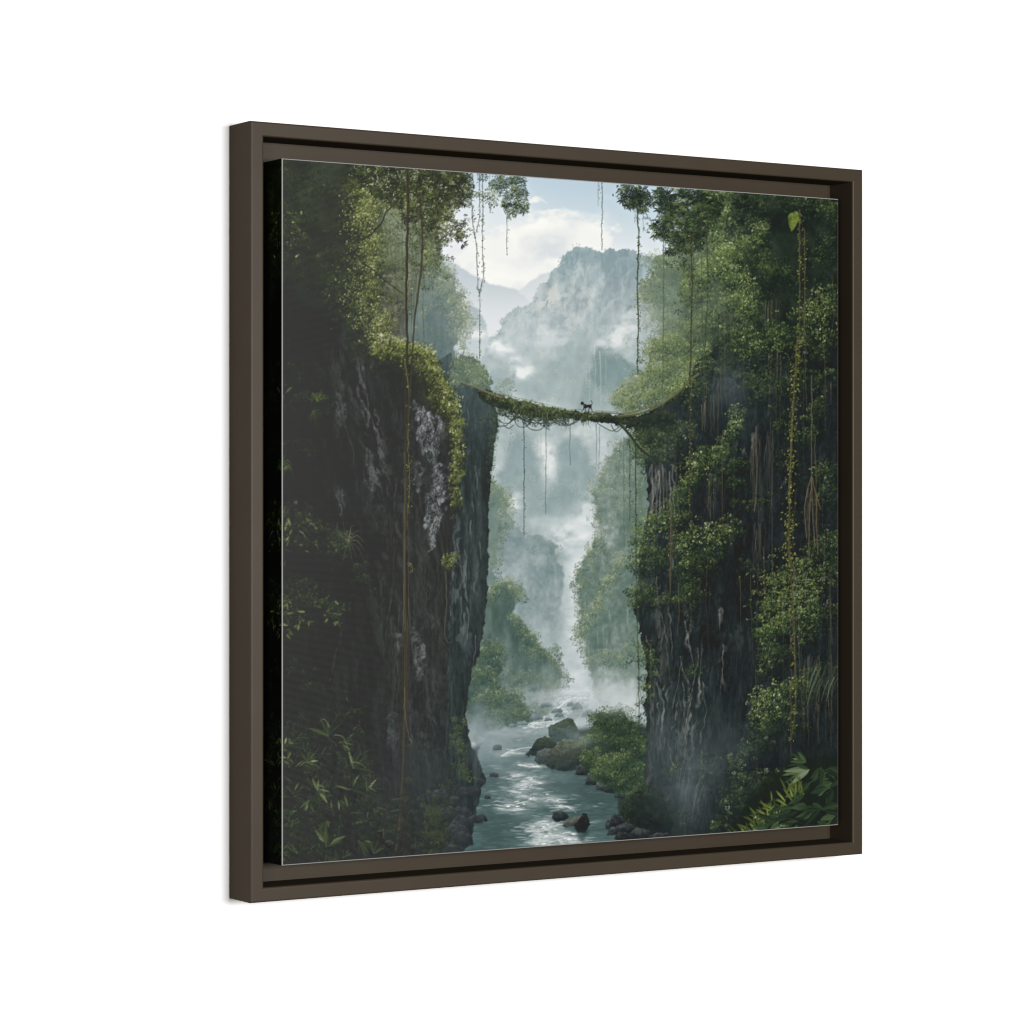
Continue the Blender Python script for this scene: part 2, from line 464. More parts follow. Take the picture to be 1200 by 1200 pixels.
A_ = np.array
spur([(560, 470), (572, 440), (588, 424), (602, 420), (616, 432), (632, 452), (650, 470)], 520, A_((146, 168, 171)), 3, 3101, .7, 300, al=.3)
spur([(628, 470), (640, 440), (652, 420), (664, 398), (676, 392), (690, 398), (702, 420), (712, 450)], 500, A_((150, 172, 174)), 3, 3105, .7, 500, al=.35)
spur([(676, 470), (688, 440), (697, 414), (703, 403), (711, 401), (719, 408), (728, 420), (742, 426), (760, 440)], 500, A_((116, 141, 142)), 1, 3109, .85, 1100, al=.5)
spur([(622, 480), (640, 466), (656, 452), (672, 444), (688, 440), (700, 452), (716, 470)], 500, A_((150, 172, 170)), 2, 3113, .5, 700, [(132, 154, 154), (152, 171, 166), (172, 187, 178), (186, 198, 188)], al=.5)
for x, y0, y1, w in [(697, 404, 470, 1.2), (703, 412, 476, 1.6), (690, 428, 470, .9), (709, 420, 450, .8)]:
    stroke([(x, y0), (x + .6, (y0 + y1) / 2), (x + 1, y1)], w, .5, (196, 208, 206), .4, wob=.5, seed=int(x))
spur([(584, 560), (590, 536), (598, 516), (608, 507), (618, 508), (626, 522), (632, 545)], 620, A_((128, 152, 156)), 2, 3117, .75, 700, al=.4)
spur([(576, 600), (588, 574), (604, 560), (620, 556), (634, 566), (648, 590)], 660, A_((138, 160, 162)), 2, 3121, .7, 700, al=.45)
spur([(644, 560), (652, 535), (660, 516), (668, 508), (678, 512), (688, 528), (698, 552)], 620, A_((130, 154, 158)), 2, 3125, .75, 700, al=.4)
spur([(632, 600), (644, 572), (654, 560), (666, 562), (680, 574), (694, 590)], 640, A_((134, 157, 159)), 2, 3129, .75, 800, al=.5)
for a in [(722, 394, 16, 14, .75, 41), (712, 404, 16, 8, .45, 42), (738, 384, 12, 22, .6, 54), (584, 405, 13, 7, .95, 43), (592, 412, 10, 7, .7, 46), (609, 436, 13, 8, .95, 44), (602, 424, 9, 7, .7, 45), (618, 430, 8, 10, .5, 145), (641, 536, 9, 24, .75, 47), (648, 552, 8, 14, .4, 147), (632, 478, 26, 9, .45, 48),
          (603, 590, 9, 12, .7, 49), (682, 506, 18, 8, .4, 50), (560, 392, 10, 5, .8, 51), (650, 396, 22, 10, .45, 52), (636, 392, 8, 26, .35, 55), (600, 470, 14, 12, .35, 153), (664, 625, 26, 14, .6, 56), (688, 606, 12, 22, .65, 57), (676, 612, 18, 8, .5, 156), (650, 640, 14, 8, .35, 157)]:
    over(blob(a[0], a[1], a[2], a[3], a[4], a[5], 8, 1.1), (224, 229, 228))

# ---- middle distance cliffs
l3 = poly([(560, 800), (560, 560), (575, 562), (588, 590), (594, 604), (604, 613), (613, 624), (622, 630), (634, 628), (644, 634), (651, 642), (655, 656), (660, 668), (661, 690), (659, 712), (662, 730), (668, 760), (676, 800)], 3.2, 6, 61, .8)
over(l3 * (1 - .75 * sst(715, 775, YY)), ramp(np.clip(.42 + (fbm(6, 20, 62) - .5) * .25 + (fbm(12, 12, 621) - .5) * .35 + (fbm(4, 5, 622, 3) - .5) * .25 + bumps([(605, 640, 20, 25, -.15), (650, 685, 8, 40, -.34), (600, 672, 16, 22, .35), (635, 740, 30, 20, .35), (590, 600, 14, 20, -.1), (625, 650, 14, 14, .1)]), 0, 1), (104, 126, 128), (120, 141, 143), (144, 162, 164), (172, 186, 188)))
LH = [(98, 122, 122), (118, 139, 135), (140, 157, 148), (164, 176, 166)]
tuft([(572, 562), (588, 590), (596, 606), (606, 614), (616, 626), (628, 629), (642, 632), (651, 642), (656, 658)], 16, 1300, 2.4, LH, 64, .45, .6)
tuft([(610, 660), (625, 652), (640, 660), (650, 680)], 14, 500, 2.2, LH, 65, .35, .4)
tuft([(600, 700), (615, 690), (630, 700), (645, 720)], 14, 500, 2.2, LH, 66, .3, .35)
for k in range(16):
    r = np.random.RandomState(660 + k); x = r.uniform(640, 660); y = r.uniform(645, 700)
    stroke([(x, y), (x + .5, y + 14), (x, y + r.uniform(20, 44))], .8, .3, [(96, 120, 124), (150, 168, 170)][k % 2], .3, wob=.5, seed=k)
gap = poly([(658, 830), (660, 770), (658, 730), (663, 690), (665, 660), (664, 636), (680, 606), (702, 600), (701, 632), (686, 655), (679, 690), (682, 720), (684, 750), (690, 790), (698, 830)], 4, 8, 67, 4)
over(gap * .8, ramp(np.clip(.85 * warp(fbm(20, 9, 68), (YY - 700) * .3, 0 * XX) + bumps([(684, 632, 10, 22, .35), (672, 690, 6, 30, .25), (668, 760, 14, 24, -.1)]), 0, 1), (166, 182, 184), (194, 205, 207), (222, 227, 227)))
over(blob(640, 612, 22, 8, .5, 69, 12, .9), (192, 204, 206))
over(blob(648, 768, 22, 16, .5, 70, 14, .9), (178, 192, 195))
over(blob(655, 705, 10, 30, .4, 71, 10, .9), (186, 199, 202))
tuft([(664, 758), (672, 748), (682, 744), (688, 756)], 14, 260, 2.4, [(140, 158, 158), (158, 173, 171), (178, 190, 188)], 63, .4, .6)

r3 = poly([(800, 860), (800, 500), (752, 500), (736, 512), (722, 520), (712, 536), (704, 554), (695, 580), (697, 600), (701, 612), (701, 628), (694, 641), (688, 652), (680, 664), (675, 678), (678, 690), (675, 702), (679, 718), (677, 738), (683, 752), (687, 772), (691, 790), (696, 812), (706, 830), (730, 860)], 3.6, 5, 71, .4)
over(r3 * (1 - .6 * sst(780, 830, YY)), ramp(np.clip(.42 + (fbm(7, 20, 72) - .5) * .32 + (fbm(12, 10, 721) - .5) * .35 + (fbm(4, 5, 722, 3) - .5) * .25 + bumps([(706, 560, 12, 60, .18), (690, 690, 10, 30, -.05), (735, 705, 20, 30, -.22), (715, 735, 16, 24, -.10), (695, 745, 10, 20, -.15), (725, 650, 30, 15, .05), (745, 590, 14, 60, -.18), (700, 668, 10, 14, -.1), (715, 805, 30, 20, .5), (712, 630, 14, 24, .18)]), 0, 1), (82, 101, 94), (99, 118, 110), (124, 141, 133), (168, 182, 182)))
RH = [(68, 88, 80), (90, 109, 91), (120, 135, 104), (160, 168, 134)]
RF = [(96, 115, 106), (118, 135, 118), (144, 156, 132), (176, 182, 158)]
tuft([(752, 500), (736, 512), (722, 521), (712, 537), (704, 555), (696, 580), (698, 602)], 26, 1800, 2.6, RF, 731, .5, .7)
tuft([(690, 566), (696, 560), (704, 552)], 12, 240, 2.4, RF, 732, .55, .75)
tuft([(745, 520), (735, 540), (726, 570), (722, 600)], 34, 1800, 2.6, RF, 733, .42, .6)
tuft([(750, 540), (748, 580), (744, 620)], 22, 900, 2.6, RH, 734, .42, .6)
tuft([(701, 606), (702, 626), (694, 642), (688, 652), (680, 664), (676, 678), (677, 690)], 14, 1500, 2.6, RH, 735, .5, .85)
tuft([(712, 640), (702, 656), (692, 670), (684, 690)], 14, 500, 2.4, RH, 736, .3, .5)
tuft([(754, 652), (742, 650), (728, 652), (719, 667), (709, 682), (704, 695), (694, 714), (683, 729), (678, 742)], 17, 2900, 2.7, RH, 737, .55, .85)
tuft([(676, 702), (679, 718), (677, 738), (683, 752), (687, 770)], 8, 500, 2.4, RH, 738, .4, .8)
tuft([(686, 778), (698, 770), (712, 764), (726, 768), (742, 756), (752, 764)], 16, 1300, 2.6, RH, 739, .40, .65)
tuft([(740, 690), (748, 710), (746, 740)], 16, 500, 2.4, RH, 740, .35, .6)
for k, (x, y, l) in enumerate([(705, 728, 44), (706.5, 736, 30), (711, 750, 26), (722, 725, 34), (715, 716, 20), (690, 756, 30), (730, 700, 30), (700, 740, 24), (736, 716, 40), (726, 730, 26)]):
    stroke([(x, y), (x + .6, y + l * .5), (x + 1, y + l)], 1., .3, (152, 165, 166) if k % 3 else (88, 108, 108), .45, wob=.6, seed=k + 50)
over(blob(703, 822, 26, 12, .45, 80, 16, .9), (184, 196, 198))
over(blob(740, 830, 14, 16, .75, 81, 12, .9), (203, 211, 213))
over(blob(722, 812, 30, 16, .35, 82, 12, .9), (176, 190, 192))
tuft([(708, 830), (716, 822), (726, 826)], 12, 240, 2.4, [(120, 140, 132), (142, 158, 146), (164, 176, 162)], 741, .4, .6)
tuft([(692, 812), (697, 806), (703, 812)], 8, 110, 2.4, [(140, 156, 146), (168, 178, 162)], 742, .5, .7)

l2 = poly([(556, 880), (558, 700), (570, 690), (580, 684), (590, 680), (600, 683), (608, 690), (610, 698), (604, 706), (603, 722), (616, 733), (626, 746), (627, 753), (640, 762), (648, 768), (656, 780), (660, 790), (656, 801), (648, 810), (650, 832), (634, 850), (600, 880)], 3, 5, 82, .6)
over(l2 * (1 - .5 * sst(790, 840, YY)), ramp(np.clip(.30 + (fbm(7, 16, 83) - .5) * .5 + bumps([(590, 770, 14, 50, .16), (615, 800, 20, 30, .12), (630, 822, 30, 14, .40), (592, 718, 12, 24, -.22), (606, 745, 8, 20, -.15), (640, 785, 12, 14, -.1)]), 0, 1), (66, 84, 79), (82, 101, 95), (104, 123, 117), (146, 162, 163)))
LM = [(58, 77, 71), (78, 97, 82), (106, 121, 93), (148, 157, 122)]
tuft([(566, 700), (574, 690), (585, 683), (598, 681), (608, 690), (612, 697)], 17, 1500, 2.8, LM, 841, .55, .9)
tuft([(604, 724), (614, 734), (625, 746), (628, 754)], 15, 900, 2.8, LM, 842, .55, .9)
tuft([(610, 760), (626, 760), (640, 764), (647, 762), (652, 776), (660, 788), (657, 800)], 17, 1500, 2.8, LM, 843, .42, .85)
tuft([(645, 762), (650, 758), (654, 764)], 8, 130, 2.6, LM, 844, .45, .8)
tuft([(606, 790), (622, 790), (638, 796), (650, 806)], 18, 1200, 2.6, LM, 845, .32, .7)
tuft([(588, 806), (604, 808), (620, 822), (640, 832)], 16, 1100, 2.6, LM, 846, .34, .7)
over(blob(592, 790, 16, 30, .2, 89, 14, .9), (128, 147, 148))
over(blob(632, 820, 40, 14, .45, 86, 14, .9), (156, 172, 174))
l2b = poly([(540, 900), (545, 780), (554, 770), (562, 758), (572, 752), (582, 756), (588, 768), (588, 785), (584, 800), (592, 812), (604, 812), (616, 828), (622, 845), (600, 852), (575, 856), (555, 870)], 3.5, 5, 87, .5)
over(l2b * (1 - .4 * sst(830, 860, YY)), ramp(np.clip(fbm(9, 12, 88) * .8, 0, 1), (62, 80, 74), (76, 95, 87), (98, 116, 106)))
LB = [(52, 69, 64), (68, 86, 74), (92, 108, 86), (132, 144, 114)]
tuft([(556, 768), (564, 757), (574, 752), (584, 757), (589, 770)], 18, 1500, 2.9, LB, 891, .52, .9)
tuft([(552, 792), (562, 782), (572, 786), (580, 800)], 17, 1200, 2.9, LB, 892, .48, .9)
tuft([(556, 820), (568, 812), (580, 816), (590, 810), (602, 810), (612, 824)], 17, 1500, 2.8, LB, 893, .46, .88)
tuft([(564, 840), (580, 830), (596, 836), (612, 834), (624, 844)], 14, 1300, 2.7, LB, 894, .42, .85)
tuft([(590, 790), (598, 786), (604, 798)], 12, 300, 2.6, LM, 895, .3, .7)
l1t = poly([(566, 690), (566, 560), (580, 564), (588, 572), (594, 584), (592, 600), (586, 612), (588, 624), (582, 636), (583, 650), (579, 668), (583, 680)], 3, 5, 91, .5)
over(l1t * .8, ramp(fbm(7, 9, 92), (92, 111, 104), (114, 133, 124)))
tuft([(568, 560), (582, 566), (590, 574), (595, 586), (590, 604)], 22, 1100, 2.7, [(84, 104, 94), (106, 124, 102), (132, 146, 116), (160, 171, 140)], 94, .5, .85)
tuft([(588, 610), (590, 622), (583, 636), (584, 652), (580, 668)], 12, 700, 2.6, [(80, 100, 88), (100, 118, 94), (128, 142, 108)], 95, .42, .85)
over(blob(640, 815, 30, 9, .30, 90, 12, .9), (164, 179, 181))
# ---- the river
over(poly([(540, 880), (600, 860), (660, 855), (760, 850), (820, 900), (820, 1030), (500, 1030), (520, 900)], 3, 6, 100, 3), (48, 58, 58))
rv = poly([(654, 812), (692, 812), (690, 830), (676, 842), (664, 850), (660, 900), (690, 902), (712, 920), (724, 938), (722, 960), (736, 985), (745, 1000), (740, 1030), (520, 1030), (548, 960), (560, 935), (560, 880), (572, 858), (600, 852), (622, 846), (640, 838), (652, 826)], 1.5, 6, 101, .4)
wt = warp(fbm(26, 5.5, 102, 4), (fbm(20, 20, 104) - .5) * 14, (fbm(30, 12, 105) - .5) * 8)
base = ramp(sst(815, 1000, YY), (150, 166, 169), (104, 123, 125), (76, 96, 96), (68, 90, 90))
over(rv, base * (.90 + .2 * wt)[..., None])
ref = bumps([(700, 935, 34, 30, .75), (575, 955, 20, 50, .4), (640, 868, 30, 6, .3), (570, 900, 14, 30, .2), (690, 910, 30, 14, .4), (585, 870, 14, 20, -.1)])
over(rv * np.clip(ref, 0, 1) * .6, (50, 69, 67))
def ripples(n, field, ln, wd, pal, seed, al=.7, tilt=0.):
    r = np.random.RandomState(seed); f = np.clip(field, 0, None) * rv
    c = np.cumsum(f.ravel(), dtype=np.float64); i = np.clip(np.searchsorted(c, r.rand(n) * c[-1]), 0, PW * PH - 1)
    y = SY0 + (i // PW + r.rand(n)) / SC; x = SX0 + (i % PW + r.rand(n)) / SC
    k = .45 + .75 * np.clip((y - 820) / 170, 0, 1)
    L = ln * k * (.4 + 1.1 * r.rand(n)); stamp(x, y, L, wd * k * (.6 + .7 * r.rand(n)), tilt + r.randn(n) * .10, ramp(r.rand(n), *pal), al * (.35 + .65 * r.rand(n)), 0.)


fine = np.clip((warp(fbm(22, 3.2, 1021, 4), XX * 0, (fbm(26, 12, 1022) - .5) * 12) - .44) * 3.2, 0, 1)
glint = bumps([(612, 911, 22, 5, .9), (622, 918, 14, 6, 1.), (606, 926, 22, 5, .8), (630, 934, 24, 6, .7), (650, 938, 22, 5, .4), (598, 947, 16, 5, .8), (612, 943, 16, 4, .6), (585, 938, 14, 8, .35), (662, 946, 12, 3, .7), (640, 966, 24, 7, .6), (628, 976, 18, 7, .6), (648, 982, 22, 7, .9), (640, 988, 22, 5, .9), (672, 982, 20, 7, .55), (604, 880, 14, 3, .8), (592, 884, 12, 3, .5), (622, 897, 16, 3, .9), (582, 898, 6, 2, .6), (606, 892, 10, 2, .4), (628, 850, 16, 3, .9), (640, 846, 14, 4, .8), (620, 858, 16, 3, .35), (656, 832, 7, 4, .9), (664, 822, 12, 3, .9), (680, 818, 12, 3, .8), (630, 868, 16, 3, .3), (690, 945, 14, 2, .4), (700, 962, 14, 2, .35)])
sweep = blur(np.clip(bumps([(600, 882, 22, 4, .6), (622, 898, 20, 4, .7), (606, 908, 20, 5, .8), (622, 917, 16, 6, .9), (612, 927, 24, 6, .8), (636, 936, 26, 6, .7), (604, 946, 22, 6, .7), (640, 964, 26, 9, .7), (646, 982, 28, 9, .8), (630, 850, 16, 5, .6), (664, 822, 18, 7, .9), (652, 836, 12, 5, .7)]), 0, 1) * (.45 + .9 * fine), 1.5, .6)
over(rv * np.clip(sweep, 0, 1) * .55, (176, 189, 189))
bright = np.clip(glint * (.35 + 1.1 * fine), 0, 1)
over(rv * np.clip(bright, 0, 1) * .5, (166, 181, 182))
ripples(900, .15 + ref * .4, 12, 1.2, [(58, 78, 78), (84, 104, 104), (66, 88, 88)], 1023, .35)
ripples(700, .25 - .2 * ref, 12, 1.1, [(120, 138, 138), (100, 120, 121)], 1024, .35)
ripples(520, glint, 13, 1.1, [(140, 157, 158), (184, 196, 196)], 1025, .6)
ripples(420, np.clip(glint - .3, 0, 1) * (.1 + fine), 12, 1.0, [(190, 202, 201), (228, 234, 231)], 1026, .75)
ripples(60, np.clip(glint - .4, 0, 1), 4, 1.2, [(240, 243, 240), (226, 232, 230)], 1027, .9)
for pts, w in [([(588, 886), (600, 880), (612, 877), (622, 876)], 1.2), ([(608, 896), (620, 898), (632, 898), (642, 899)], 1.3), ([(655, 944), (666, 946), (675, 952)], 1.), ([(622, 848), (636, 846), (650, 846)], 1.3), ([(650, 832), (656, 828), (662, 822), (670, 818), (686, 818)], 1.4), ([(642, 876), (640, 880)], .5)]:
    stroke(pts, w, w * .4, (224, 230, 228), .7, wob=.5, seed=int(pts[0][0]), beads=.8)
over(blob(672, 812, 18, 6, .6, 107, 8), (214, 221, 223))
ripples(260, bumps([(672, 818, 16, 3, 1.), (662, 823, 9, 3, .9), (655, 831, 7, 4, .9), (664, 835, 8, 2.5, .7), (648, 840, 12, 3, .8), (636, 846, 18, 3, .9), (626, 851, 14, 2, .5), (684, 822, 10, 3, .5)]), 9, 2.2, [(196, 206, 206), (234, 239, 236)], 1071, .8, -.15)


def boulder(pts, seed, pal=((38, 46, 48), (62, 70, 72), (104, 110, 108)), moss=0, lit=-.6):
    with window(pts, 10):
        pts = [(x + np.sin(seed * 3.1 + i * 2.3) * .06 * np.ptp([p[0] for p in pts]), y + np.cos(seed * 1.7 + i * 1.9) * .07 * np.ptp([p[1] for p in pts])) for i, (x, y) in enumerate(pts)]
        m = poly(pts, .6, 3, seed, .2)
        b = np.array(pts); cx, cy = b.mean(0); h = np.ptp(b[:, 1]); w = np.ptp(b[:, 0])
        f = np.clip(.42 + (cy - YY) / h * .55 + (XX - cx) / w * lit * .35 + (fbm(5, 3.5, seed + 1) - .5) * .45 + (vnoise(1.1, 1.1, seed + 4) - .5) * .22, 0, 1)
        over(m, ramp(f, *pal))
        if moss:
            mm = m * np.clip((cy - YY) / h * 2 + .3 + (fbm(6, 4, seed + 2) - .5), 0, 1) * moss
            over(mm * .8, ramp(np.clip(fbm(3, 3, seed + 3) * .6 + .5 * (cy - YY) / h, 0, 1), (42, 52, 43), (62, 73, 54), (98, 108, 80)))
        over(blur(poly([(x, y + 2.4) for x, y in pts if y > cy] + [(x, cy + h * .42) for x, y in reversed(pts) if y > cy], 0), 1.) * .25, (36, 50, 52))


# far stones and banks
for k, (x, y, w, h) in enumerate([(640, 826, 16, 6), (652, 833, 14, 6), (628, 840, 16, 7), (642, 843, 10, 5), (655, 838, 12, 5), (668, 825, 10, 5), (612, 848, 14, 6), (600, 850, 10, 5), (676, 828, 14, 8), (690, 836, 18, 10), (656, 831, 5, 3)]):
    boulder([(x - w * .5, y + h * .4), (x - w * .3, y - h * .4), (x + w * .1, y - h * .55), (x + w * .45, y - h * .1), (x + w * .5, y + h * .4)], 200 + k * 5, ((92, 108, 110), (112, 128, 130), (140, 154, 156)))
over(blob(690, 838, 20, 12, .5, 109, 9), (160, 174, 174))
boulder([(641, 866), (643, 853), (652, 845), (664, 841), (673, 845), (677, 856), (674, 868), (655, 872)], 260, ((54, 68, 68), (78, 92, 89), (118, 127, 116)), .8)
boulder([(619, 884), (621, 874), (629, 867), (640, 864), (650, 867), (654, 876), (648, 884), (632, 888)], 265, ((34, 43, 45), (56, 66, 65), (96, 103, 95)), .7)
boulder([(624, 890), (630, 881), (640, 877), (652, 879), (656, 888), (644, 896), (630, 895)], 270, ((44, 54, 56), (76, 84, 84), (112, 116, 112)))
boulder([(638, 896), (641, 881), (650, 871), (662, 867), (677, 869), (690, 878), (697, 892), (690, 902), (664, 903), (646, 900)], 275, ((40, 48, 48), (70, 77, 72), (134, 134, 120)), .55)
boulder([(614, 885), (617, 881), (621, 883), (620, 887)], 280)
for k, (x, y, w, h) in enumerate([(682, 903, 18, 12), (694, 908, 14, 9), (694, 914, 18, 14), (706, 921, 16, 12), (716, 921, 22, 18), (728, 929, 18, 14), (738, 936, 16, 10), (716, 966, 16, 14), (724, 973, 24, 12), (752, 968, 30, 12), (742, 978, 34, 12), (760, 982, 30, 10), (775, 976, 18, 12)]):
    boulder([(x - w * .5, y + h * .4), (x - w * .42, y - h * .2), (x - w * .1, y - h * .55), (x + w * .3, y - h * .4), (x + w * .5, y + h * .1), (x + w * .42, y + h * .5)], 300 + k * 5, ((30, 36, 38), (58, 64, 66), (112, 116, 116)))
# stones in the stream
boulder([(646, 960), (648, 953), (657, 950), (665, 954), (667, 959), (660, 962), (650, 962)], 400, ((26, 32, 34), (46, 52, 54), (84, 88, 88)))
boulder([(672, 968), (676, 958), (684, 952), (688, 956), (690, 966), (686, 975), (676, 976)], 405, ((18, 22, 24), (34, 38, 40), (60, 62, 62)))
boulder([(657, 967), (662, 962), (672, 958), (680, 955), (676, 964), (670, 969), (662, 970)], 410, ((50, 56, 56), (84, 88, 84), (124, 126, 116)))
over(poly([(674, 974), (690, 972), (686, 986), (678, 984)], 2, 5, 411, 1.5) * .6, (40, 54, 56))
for k, (x, y, w, h) in enumerate([(578, 908, 13, 6), (571, 934, 9, 5), (582, 876, 12, 9), (563, 958, 16, 10)]):
    boulder([(x - w * .5, y + h * .4), (x - w * .35, y - h * .3), (x, y - h * .55), (x + w * .4, y - h * .2), (x + w * .5, y + h * .4)], 420 + k * 5, ((34, 42, 44), (62, 70, 72), (104, 110, 112)))
over(blob(578, 866, 22, 26, .55, 111, 13), (150, 166, 171))
over(blob(560, 850, 10, 26, .6, 112, 10), (140, 158, 164))
# island of bushes on the right bank
bb = poly([(690, 905), (685, 888), (684, 872), (687, 862), (693, 858), (697, 848), (700, 838), (706, 834), (712, 838), (718, 834), (726, 832), (734, 842), (742, 848), (750, 858), (756, 880), (756, 938), (738, 938), (716, 925), (690, 910)], 3, 5, 113, .3)
over(bb, ramp(fbm(8, 8, 114), (40, 54, 46), (54, 70, 57), (68, 84, 66)))
BB = [(33, 45, 40), (44, 59, 47), (60, 76, 53), (86, 101, 65), (124, 134, 90)]
over(bb * bumps([(706, 862, 12, 16, .8), (730, 862, 14, 18, .8), (745, 880, 10, 20, .4)]) * .8, (40, 55, 48))
for g in [(.30, 26, 1500, [(696, 854), (700, 840), (707, 833), (714, 836), (718, 846)]), (.30, 28, 1700, [(716, 846), (720, 835), (728, 831), (736, 839), (745, 850), (753, 860)]), (.30, 16, 700, [(700, 866), (710, 862), (722, 866)]), (.30, 16, 600, [(726, 868), (738, 864), (750, 870)]),
          (.50, 12, 700, [(682, 872), (687, 865), (693, 860), (699, 856)]), (.44, 16, 800, [(686, 890), (692, 882), (700, 880)]), (.56, 18, 1100, [(696, 904), (704, 892), (714, 886), (724, 888)]), (.38, 22, 1100, [(714, 906), (724, 892), (736, 882), (748, 876), (756, 872)]), (.30, 18, 900, [(730, 918), (740, 906), (752, 896)]), (.38, 12, 500, [(700, 908), (712, 904), (722, 912)]), (.36, 14, 500, [(742, 930), (750, 920), (758, 912)])]:
    tuft(g[3], g[1], int(g[2] * 1.2), 2.7, BB, int(g[3][0][0] + g[3][0][1] * 7), g[0], .9)
over(blob(680, 866, 20, 10, .4, 117, 9), (160, 176, 170))
over(blob(722, 820, 30, 14, .55, 118, 12), (196, 206, 208))

# ---- left wall of the gorge: wooded shoulder far up, then two bare faces
lf = poly([(430, 190), (512, 190), (512, 250), (516, 300), (522, 312), (530, 326), (533, 340), (541, 350), (544, 362), (548, 376), (542, 388), (538, 398), (532, 408), (533, 420), (545, 440), (545, 500), (430, 500)], 3.5, 6, 121, .3)
over(lf, ramp(np.clip(.5 * fbm(12, 16, 122) + .35 * sst(470, 540, XX) + .1, 0, 1), (72, 86, 82), (90, 106, 104), (110, 127, 126), (142, 157, 152)))
leaves(lf * np.clip(bumps([(530, 340, 14, 40, .9), (512, 318, 18, 24, .8), (502, 350, 18, 40, .25), (541, 376, 8, 18, .9), (515, 392, 12, 12, .4)]), 0, 1) * (fbm(6, 6, 1231) > .4), 3200, 4.4, [(84, 102, 98), (108, 124, 108), (142, 154, 124), (184, 191, 162)], np.clip(.02 + .5 * fbm(9, 8, 123) + bumps([(536, 345, 9, 40, .28), (512, 312, 12, 12, .3), (512, 370, 16, 26, -.25)]), 0, 1), 124, al=.85)
LS = [(88, 106, 100), (114, 129, 112), (148, 159, 130), (188, 194, 164)]
for g in [(.55, .8, 14, 500, [(514, 308), (520, 306), (526, 312), (530, 322)]), (.52, .8, 14, 600, [(528, 330), (535, 332), (541, 342), (544, 354)]), (.58, .85, 14, 600, [(538, 356), (545, 360), (549, 372), (546, 386)]), (.45, .7, 16, 400, [(532, 392), (538, 388), (542, 396)]), (.42, .6, 20, 500, [(516, 336), (524, 340), (530, 350)]), (.4, .6, 18, 400, [(506, 388), (516, 384), (524, 388)])]:
    tuft(g[4], g[2], g[3], 2.6, LS, int(g[4][0][0] * 3 + g[4][0][1] * 5), g[0], g[1])
hc = poly([(488, 470), (492, 400), (500, 372), (512, 366), (522, 372), (532, 400), (534, 430), (538, 470)], 3, 6, 125, 2)
over(hc * .6, ramp(fbm(4, 24, 126), (78, 98, 102), (104, 122, 126)))

l1 = poly([(440, 1030), (440, 500), (505, 430), (516, 420), (528, 414), (534, 426), (544, 442), (560, 452), (574, 462), (578, 474), (583, 488), (584, 500), (580, 518), (577, 540), (575, 562), (573, 590), (572, 622), (572, 660), (571, 690), (568, 720), (565, 744), (560, 768), (552, 788), (549, 808), (546, 836), (547, 852), (552, 872), (560, 888), (566, 906), (569, 914), (563, 926), (558, 950), (550, 990), (520, 1030)], 1.6, 6, 127, .2)
sh = (YY - 600) * .06
rk = warp(fbm(5, 40, 128, 5), sh * 0, 0 * XX); rk2 = fbm(2.6, 12, 129, 3)
f1 = np.clip(.28 + (rk - .5) * .45 + (rk2 - .5) * .18 + bumps([(545, 700, 16, 60, .12), (552, 640, 10, 50, .12), (572, 560, 8, 80, -.2), (560, 600, 6, 60, .1), (562, 760, 10, 50, -.15), (520, 800, 30, 90, -.05), (555, 500, 20, 30, -.12), (530, 470, 16, 30, .15)]), 0, 1)
over(l1, ramp(f1, (38, 45, 45), (50, 58, 58), (67, 76, 75), (100, 107, 106)))
over(l1 * sst(540, 415, YY) * .6, (78, 94, 95))
ws = np.clip((warp(fbm(3.4, 26, 130, 3), (fbm(14, 30, 131) - .5) * 10, 0 * XX) - .62) * 7, 0, 1) * l1
over(ws * np.clip(bumps([(548, 670, 14, 60, .9), (550, 520, 8, 30, .7), (560, 550, 8, 40, .4), (538, 690, 10, 60, .6), (545, 740, 10, 40, .5), (556, 615, 5, 40, .8), (530, 640, 10, 60, .4), (515, 860, 20, 60, .15)]), 0, 1) * .55, (104, 112, 114))
for k, (x, y, l, d) in enumerate([(551, 500, 40, 2), (558, 546, 30, 1), (551, 610, 26, 0), (556, 625, 34, 3), (562, 636, 20, 1), (544, 645, 50, 3), (550, 655, 44, 0), (540, 700, 40, -2), (547, 712, 36, 0), (534, 645, 60, -1), (527, 690, 60, -2), (522, 730, 60, 2), (523, 600, 60, 2), (556, 745, 40, -4), (547, 480, 26, 1)]):
    stroke([(x, y), (x + d * .4 + 1, y + l * .5), (x + d, y + l)], 1.5, .5, (132, 140, 142) if k % 3 else (36, 44, 45), .38, wob=.8, seed=k + 80)
leaves(l1 * np.clip(bumps([(579, 520, 4, 44, .8), (576, 486, 8, 10, .4), (577, 560, 3, 30, .4), (556, 850, 5, 10, .6)]), 0, 1), 620, 3.4, [(46, 58, 52), (64, 78, 60), (96, 108, 78)], fbm(7, 7, 132), 133)
over(l1 * bumps([(560, 480, 26, 40, .5)]), (70, 84, 84))
